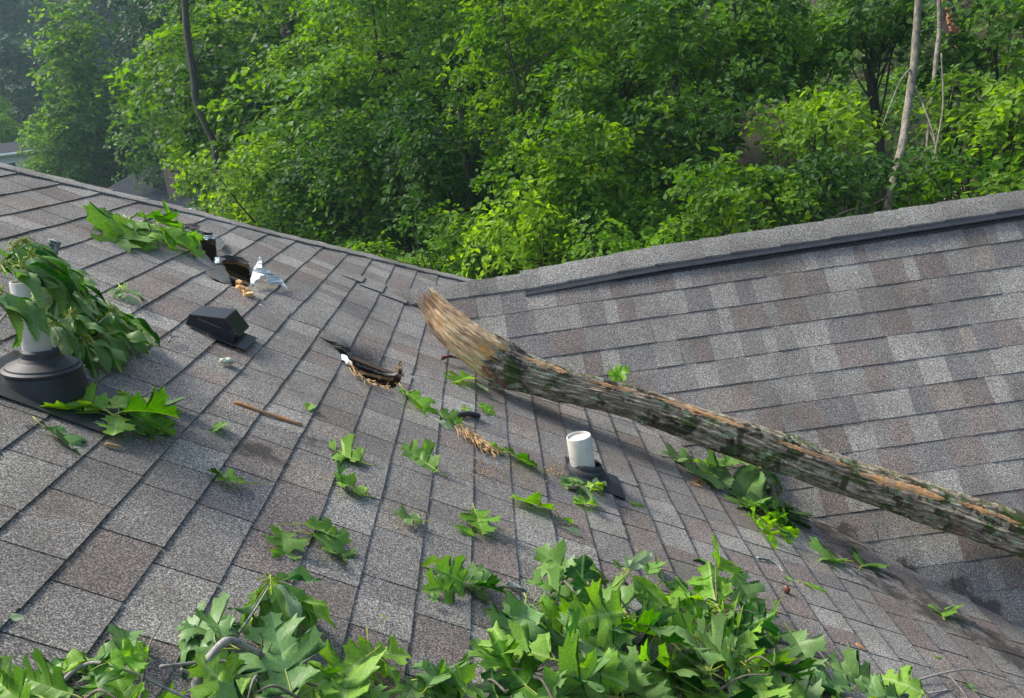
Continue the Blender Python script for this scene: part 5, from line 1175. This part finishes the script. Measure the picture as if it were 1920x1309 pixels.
for i, (px, py, d, k, s, lab) in enumerate(((172, 235, 44, 0, 1.35, 'light green cone shaped tree standing free in front of the hazy hillside'), (118, 320, 46, 1, .5, 'rounded tree beside the white house'), (255, 260, 52, 2, 1.1, 'grey green tree right of the cone shaped tree'), (205, 345, 47, 1, .38, 'low tree left of the grey roofed neighbour house'), (20, 215, 62, 2, .9, 'dark hazy tree at the left border above the white house'), (330, 285, 58, 2, 1.0, 'dark hazy tree above the grey roofed neighbour house'), (400, 385, 30, 1, .30, 'low bush right of the grey roofed neighbour house'), (300, 180, 62, 2, 1.15, 'hazy round tree left of the thin dark trunk'), (-40, 250, 50, 1, .6, 'tree cut by the left border beside the white house'), (130, 285, 43, 1, .75, 'leafy lower skirt tree left of the cone shaped tree'), (205, 260, 46, 1, .6, 'leafy tree touching the right side of the cone shaped tree'), (150, 335, 42, 1, .5, 'low tree under the cone shaped tree'))):
    inst(*KM[k], dep(px, py, d), s, i*1.3, lab, 'trees around the neighbour houses')
KF = [('far', (4.6, 5.2, .42, TM['far'], s_, 4.0, 1.2, 11)) for s_ in (31, 32, 33)]
for i in range(95):
    y = rs.uniform(72, 135); x = -y*.50 + rs.uniform(-18, 52) ; z = float(terr(x, y)) + rs.uniform(6, 10)
    inst(*KF[i % 3], (x, y, z), rs.uniform(.85, 1.35), rs.uniform(0, 6.28), 'blue green hazy tree on the far wooded hillside', 'trees on the far hillside')
# undergrowth on the slope
def undergrowth():
    rs = np.random.default_rng(77); n = 190000
    x = rs.uniform(-3, 20, n); y = rs.uniform(6.2, 27, n); keep = fnoise(np.stack([x, y, 0*x], -1), 1.5, 4)+.4*fnoise(np.stack([x, y, 0*x], -1), 4, 11) > -.45
    x, y = x[keep], y[keep]; P = np.stack([x, y, 0*x], -1); hgt = np.clip(.35+.5*fnoise(P, 2.2, 8), .05, 1.0)
    z = terr(x, y) + hgt*rs.uniform(.1, 1, len(x))**.5
    Nn = np.tile(np.array([[-.25, -.35, .9]]), (len(x), 1)); V, F, var = leaf_cloud(np.stack([x, y, z], -1), Nn, .105, rs, False)
    me = mesh('undergrowth', V, F, TM['mid'], smooth=False, attrs={'var': ('FACE', 'FLOAT', var)})
    prop(link('undergrowth', me), 'low leafy undergrowth covering the steep slope behind the roof', 'undergrowth', None, 'stuff')
undergrowth()
# bare trunks seen in front of the foliage
def trunk_thing(name, label, pts, widths, mat, branches=(), group='bare trunks in front of the leaves', crown=None, wob=.12):
    P = [dep(px, py, d) for px, py, d in pts]; base = P[-1]; gz = float(terr(base[0], base[1])); t = thing(name, label, 'tree', (base[0], base[1], gz), group)
    dirv = P[-1]-P[-2]; dirv /= abs(dirv[2])+1e-6; P.append(base + dirv*max(.2, base[2]-gz+.2)); widths = list(widths)+[widths[-1]*1.15]
    W = [w*pts[min(i, len(pts)-1)][2]/F0/2 for i, w in enumerate(widths)]
    S = smoothcurve(np.array([[*p, w] for p, w in zip(P, W)]), 9); mb = MB(); mb.tube([s[:3] for s in S], [s[3] for s in S], 12, wob=wob); link('trunk', mb.build('trunk', mat, True), t)
    for b in branches:
        Q = smoothcurve([dep(*q[:3]) for q in b[0]], 6); w = b[1]*b[0][0][2]/F0/2; mb = MB(); mb.tube(Q, [w*(1-.7*i/len(Q)) for i in range(len(Q))], 6, wob=.1); link('branch', mb.build('branch', mat, True), t)
    return t
trunk_thing('slender_tree', 'thin dark curving trunk rising to the top edge at left', [(338, -60, 17.5), (346, 0, 17.5), (352, 70, 17.5), (364, 150, 17.5), (368, 190, 17.5), (385, 235, 17.5), (400, 270, 17.5), (408, 330, 17.4), (422, 405, 17.2)], [10, 12, 13, 14, 14, 12, 12, 12, 14], M_BARKD, [([(400, 262, 17.5), (406, 225, 17.5), (414, 165, 17.5)], 6), ([(366, 120, 17.5), (380, 90, 17.6), (376, 60, 17.7)], 5)])
trunk_thing('slender_tree', 'pale straight leaning trunk right of the big leaved trees', [(1723, -60, 8.4), (1722, 0, 8.4), (1717, 75, 8.4), (1713, 130, 8.4), (1702, 200, 8.4), (1692, 270, 8.3), (1677, 330, 8.2), (1663, 400, 8.1)], [13, 13, 14, 15, 14, 15, 14, 15], M_BARKL,
            [([(1711, 160, 8.4), (1725, 185, 8.4), (1738, 215, 8.3), (1752, 260, 8.2), (1760, 330, 8.1)], 6), ([(1708, 128, 8.4), (1690, 150, 8.3), (1672, 190, 8.2), (1655, 235, 8.1)], 4.5), ([(1664, 370, 8.1), (1630, 385, 8.0), (1590, 395, 7.9), (1560, 408, 7.8)], 4), ([(1724, 85, 8.4), (1726, 60, 8.5), (1760, 52, 8.6)], 3)])
trunk_thing('slender_tree', 'very thin pale stem right of the pale leaning trunk', [(1762, -60, 8.8), (1761, 0, 8.8), (1761, 60, 8.8), (1755, 110, 8.8), (1750, 165, 8.8), (1742, 230, 8.8), (1738, 290, 8.8), (1742, 380, 8.8)], [8, 8, 8, 8, 7, 6, 5, 5], M_BARKL, [([(1754, 120, 8.8), (1770, 160, 8.8), (1762, 230, 8.7)], 3), ([(1742, 240, 8.8), (1757, 290, 8.7), (1750, 380, 8.6)], 3.5), ([(1740, 280, 8.8), (1700, 310, 8.7), (1670, 350, 8.6)], 2.5)])
trunk_thing('dark_trunk', 'short dark trunk half hidden in the shade left of the pale trunk', [(1628, 130, 11), (1636, 170, 11), (1645, 240, 11)], [18, 18, 17], M_BARKD)
trunk_thing('dark_trunk', 'dark trunk in the gap right of the brightest sunlit tree', [(1256, 120, 12), (1262, 170, 12), (1268, 260, 12)], [26, 26, 30], M_BARKD)
trunk_thing('dark_trunk', 'twin dark trunks in the hollow above the roof junction', [(862, 180, 12), (868, 260, 12), (880, 330, 12), (886, 430, 12)], [10, 12, 13, 14], M_BARKD, [([(880, 320, 12), (896, 280, 12), (905, 220, 12)], 8)])
trunk_thing('dark_trunk', 'dark trunk under the treetop left of centre', [(541, 20, 20), (545, 80, 20), (556, 100, 20)], [16, 15, 15], M_BARKD)
for lab, pts, wd, mt in (('slim grey trunk among the pale treetops at upper left', [(388, 20, 21), (398, 70, 21), (404, 100, 21), (420, 150, 21)], 7, M_BARKL), ('second slim grey trunk among the pale treetops at upper left', [(406, 20, 21), (416, 75, 21), (426, 110, 21)], 5, M_BARKL), ('thin bare vine hanging right of the pale leaning trunk', [(1765, 100, 8.2), (1768, 200, 8.2), (1752, 300, 8.1), (1760, 350, 8.1)], 3, M_BARKL)):
    trunk_thing('sapling', lab, pts, [wd]*len(pts), mt)
t = trunk_thing('snapped_tree', 'thick snapped trunk with reddish torn wood near the upper right corner', [(1756, -70, 11), (1768, 0, 11), (1784, 50, 11), (1796, 95, 11), (1806, 150, 11), (1822, 230, 11)], [26, 28, 28, 26, 30, 34], M_BARKD, wob=.2)
mb = MB()
for j in range(46):
    f = random.random(); x = 1766+f*32 + random.gauss(0, 3); y = -20 + f*115; l = random.uniform(20, 45); mb.tube([dep(x, y, 10.86), dep(x+l*.16, y+l*.5, 10.82), dep(x+l*.34, y+l, 10.87)], [.012, .022, .003], 5)
link('torn_wood', mb.build('torn_wood', simple('reddish_torn_wood', (.30, .13, .055), .85, .5, 20, .5)), t)
mb = MB()
for j in range(22):
    o = random.uniform(-5, 5); mb.tube([dep(1775+random.uniform(-6, 6), 378+o, 8.6), dep(1805, 355+o*.8, 8.55), dep(1832+random.uniform(-10, 4), 333+o*.5, 8.6)], [.006, .018, .003], 5)
prop(link('splintered_branch', mb.build('splintered_branch', simple('pale_split_wood', (.45, .33, .22), .85, .4, 30, .4))), 'pale splintered branch lying on the slope just over the ridge at right', 'branch')
stick('splintered_branch', 'short pale broken branch end among the leaves at the right border', 'branch', [(1885, 300, 7.9), (1895, 290, 7.9), (1908, 282, 7.9)], .025, simple('pale_split_end', (.5, .38, .26), .85, .3, 30, .4), dep)
# neighbour houses ------------------------------------------------------------
M_ROOFG = simple('grey_roof', (.032, .036, .048), .95, .25, 2.5, .1, .12); M_WHITE = simple('white_paint', (.75, .76, .78), .6, .05, 5, 0); M_BRICK = simple('brown_brick', (.20, .14, .12), .9, .3, 8, .2); M_GLASS = simple('dark_window_glass', (.03, .04, .05), .15, .2, 3, 0)
def hip_house(name, label, c, wx, wy, h, rise, rot, wallm, ridge=.35, windows=(), chimney=None):
    gz = c[2]-h-rise; t = thing(name, label, 'house', (c[0], c[1], gz)); t.rotation_euler = (0, 0, rot); t['group'] = 'neighbour houses'
    def lk(n, me): o = bpy.data.objects.new(n, me); COL.objects.link(o); o.parent = t; return o
    mb = MB(); mb.box((0, 0, h/2-2), (wx-.8, wy-.8, h+4)); lk('wall', mb.build('wall', wallm))
    mb = MB(); r = wx*ridge/2; e = h; V = [(-wx/2, -wy/2, e), (wx/2, -wy/2, e), (wx/2, wy/2, e), (-wx/2, wy/2, e), (-r, 0, e+rise), (r, 0, e+rise)]
    V2 = [(x, y, z-.18) for x, y, z in V[:4]]; mb.add(V+V2, [(0, 1, 5, 4), (1, 2, 5), (2, 3, 4, 5), (3, 0, 4), (0, 6, 7, 1), (1, 7, 8, 2), (2, 8, 9, 3), (3, 9, 6, 0), (9, 8, 7, 6)])
    rf = lk('roof', mb.build('roof', M_ROOFG))
    for a, b in (((-wx/2, -wy/2, e-.1), (wx/2, -wy/2, e-.1)), ((wx/2, -wy/2, e-.1), (wx/2, wy/2, e-.1))):
        mb = MB(); mb.tube([np.array(a), np.array(b)], .09, 6); lk('gutter', mb.build('gutter', M_WHITE))
    for x, y, z, w, hh in windows:
        mb = MB(); mb.box((x, y, z), (w+.24, .1, hh+.24)); fo = lk('window_frame', mb.build('window_frame', M_WHITE)); mb = MB(); mb.box((x, y-.04, z), (w, .1, hh)); g = bpy.data.objects.new('pane', mb.build('pane', M_GLASS)); COL.objects.link(g); g.parent = fo
    if chimney: mb = MB(); mb.box(chimney, (.7, .7, 2.2)); lk('chimney', mb.build('chimney', M_BRICK))
    return t
pk = dep(312, 306, 40); hip_house('neighbour_house', 'grey hip roofed house half hidden by trees beyond the hip', tuple(pk), 9.5, 6.5, 3.0, 1.9, -.35, M_BRICK, .25, chimney=(2.2, -2.2, 3.6))
pk = dep(26, 266, 46); hip_house('neighbour_house', 'white house with a dark roof peeking over the roof edge at far left', tuple(pk), 4.6, 5, 3.2, .55, .25, M_WHITE, .4, windows=((0, -2.12, 2.2, .6, .9), (1.2, -2.12, 2.2, .6, .9), (-1.2, -2.12, 2.2, .6, .9)))
# haze -------------------------------------------------------------------------
HAZE = True
if HAZE:
    mb = MB(); mb.box((0, 90, 25), (600, 540, 100)); hm = bpy.data.materials.new('haze_air'); hm.use_nodes = True; n_ = hm.node_tree.nodes; n_.remove(n_['Principled BSDF'])
    pv = n_.new('ShaderNodeVolumePrincipled'); pv.inputs['Color'].default_value = (.60, .88, .95, 1); pv.inputs['Density'].default_value = .0011; pv.inputs['Anisotropy'].default_value = .2
    hm.node_tree.links.new(pv.outputs[0], n_['Material Output'].inputs['Volume'])
    prop(link('haze', mb.build('haze', hm)), 'thin bluish morning haze hanging in the valley', 'haze', None, 'stuff')
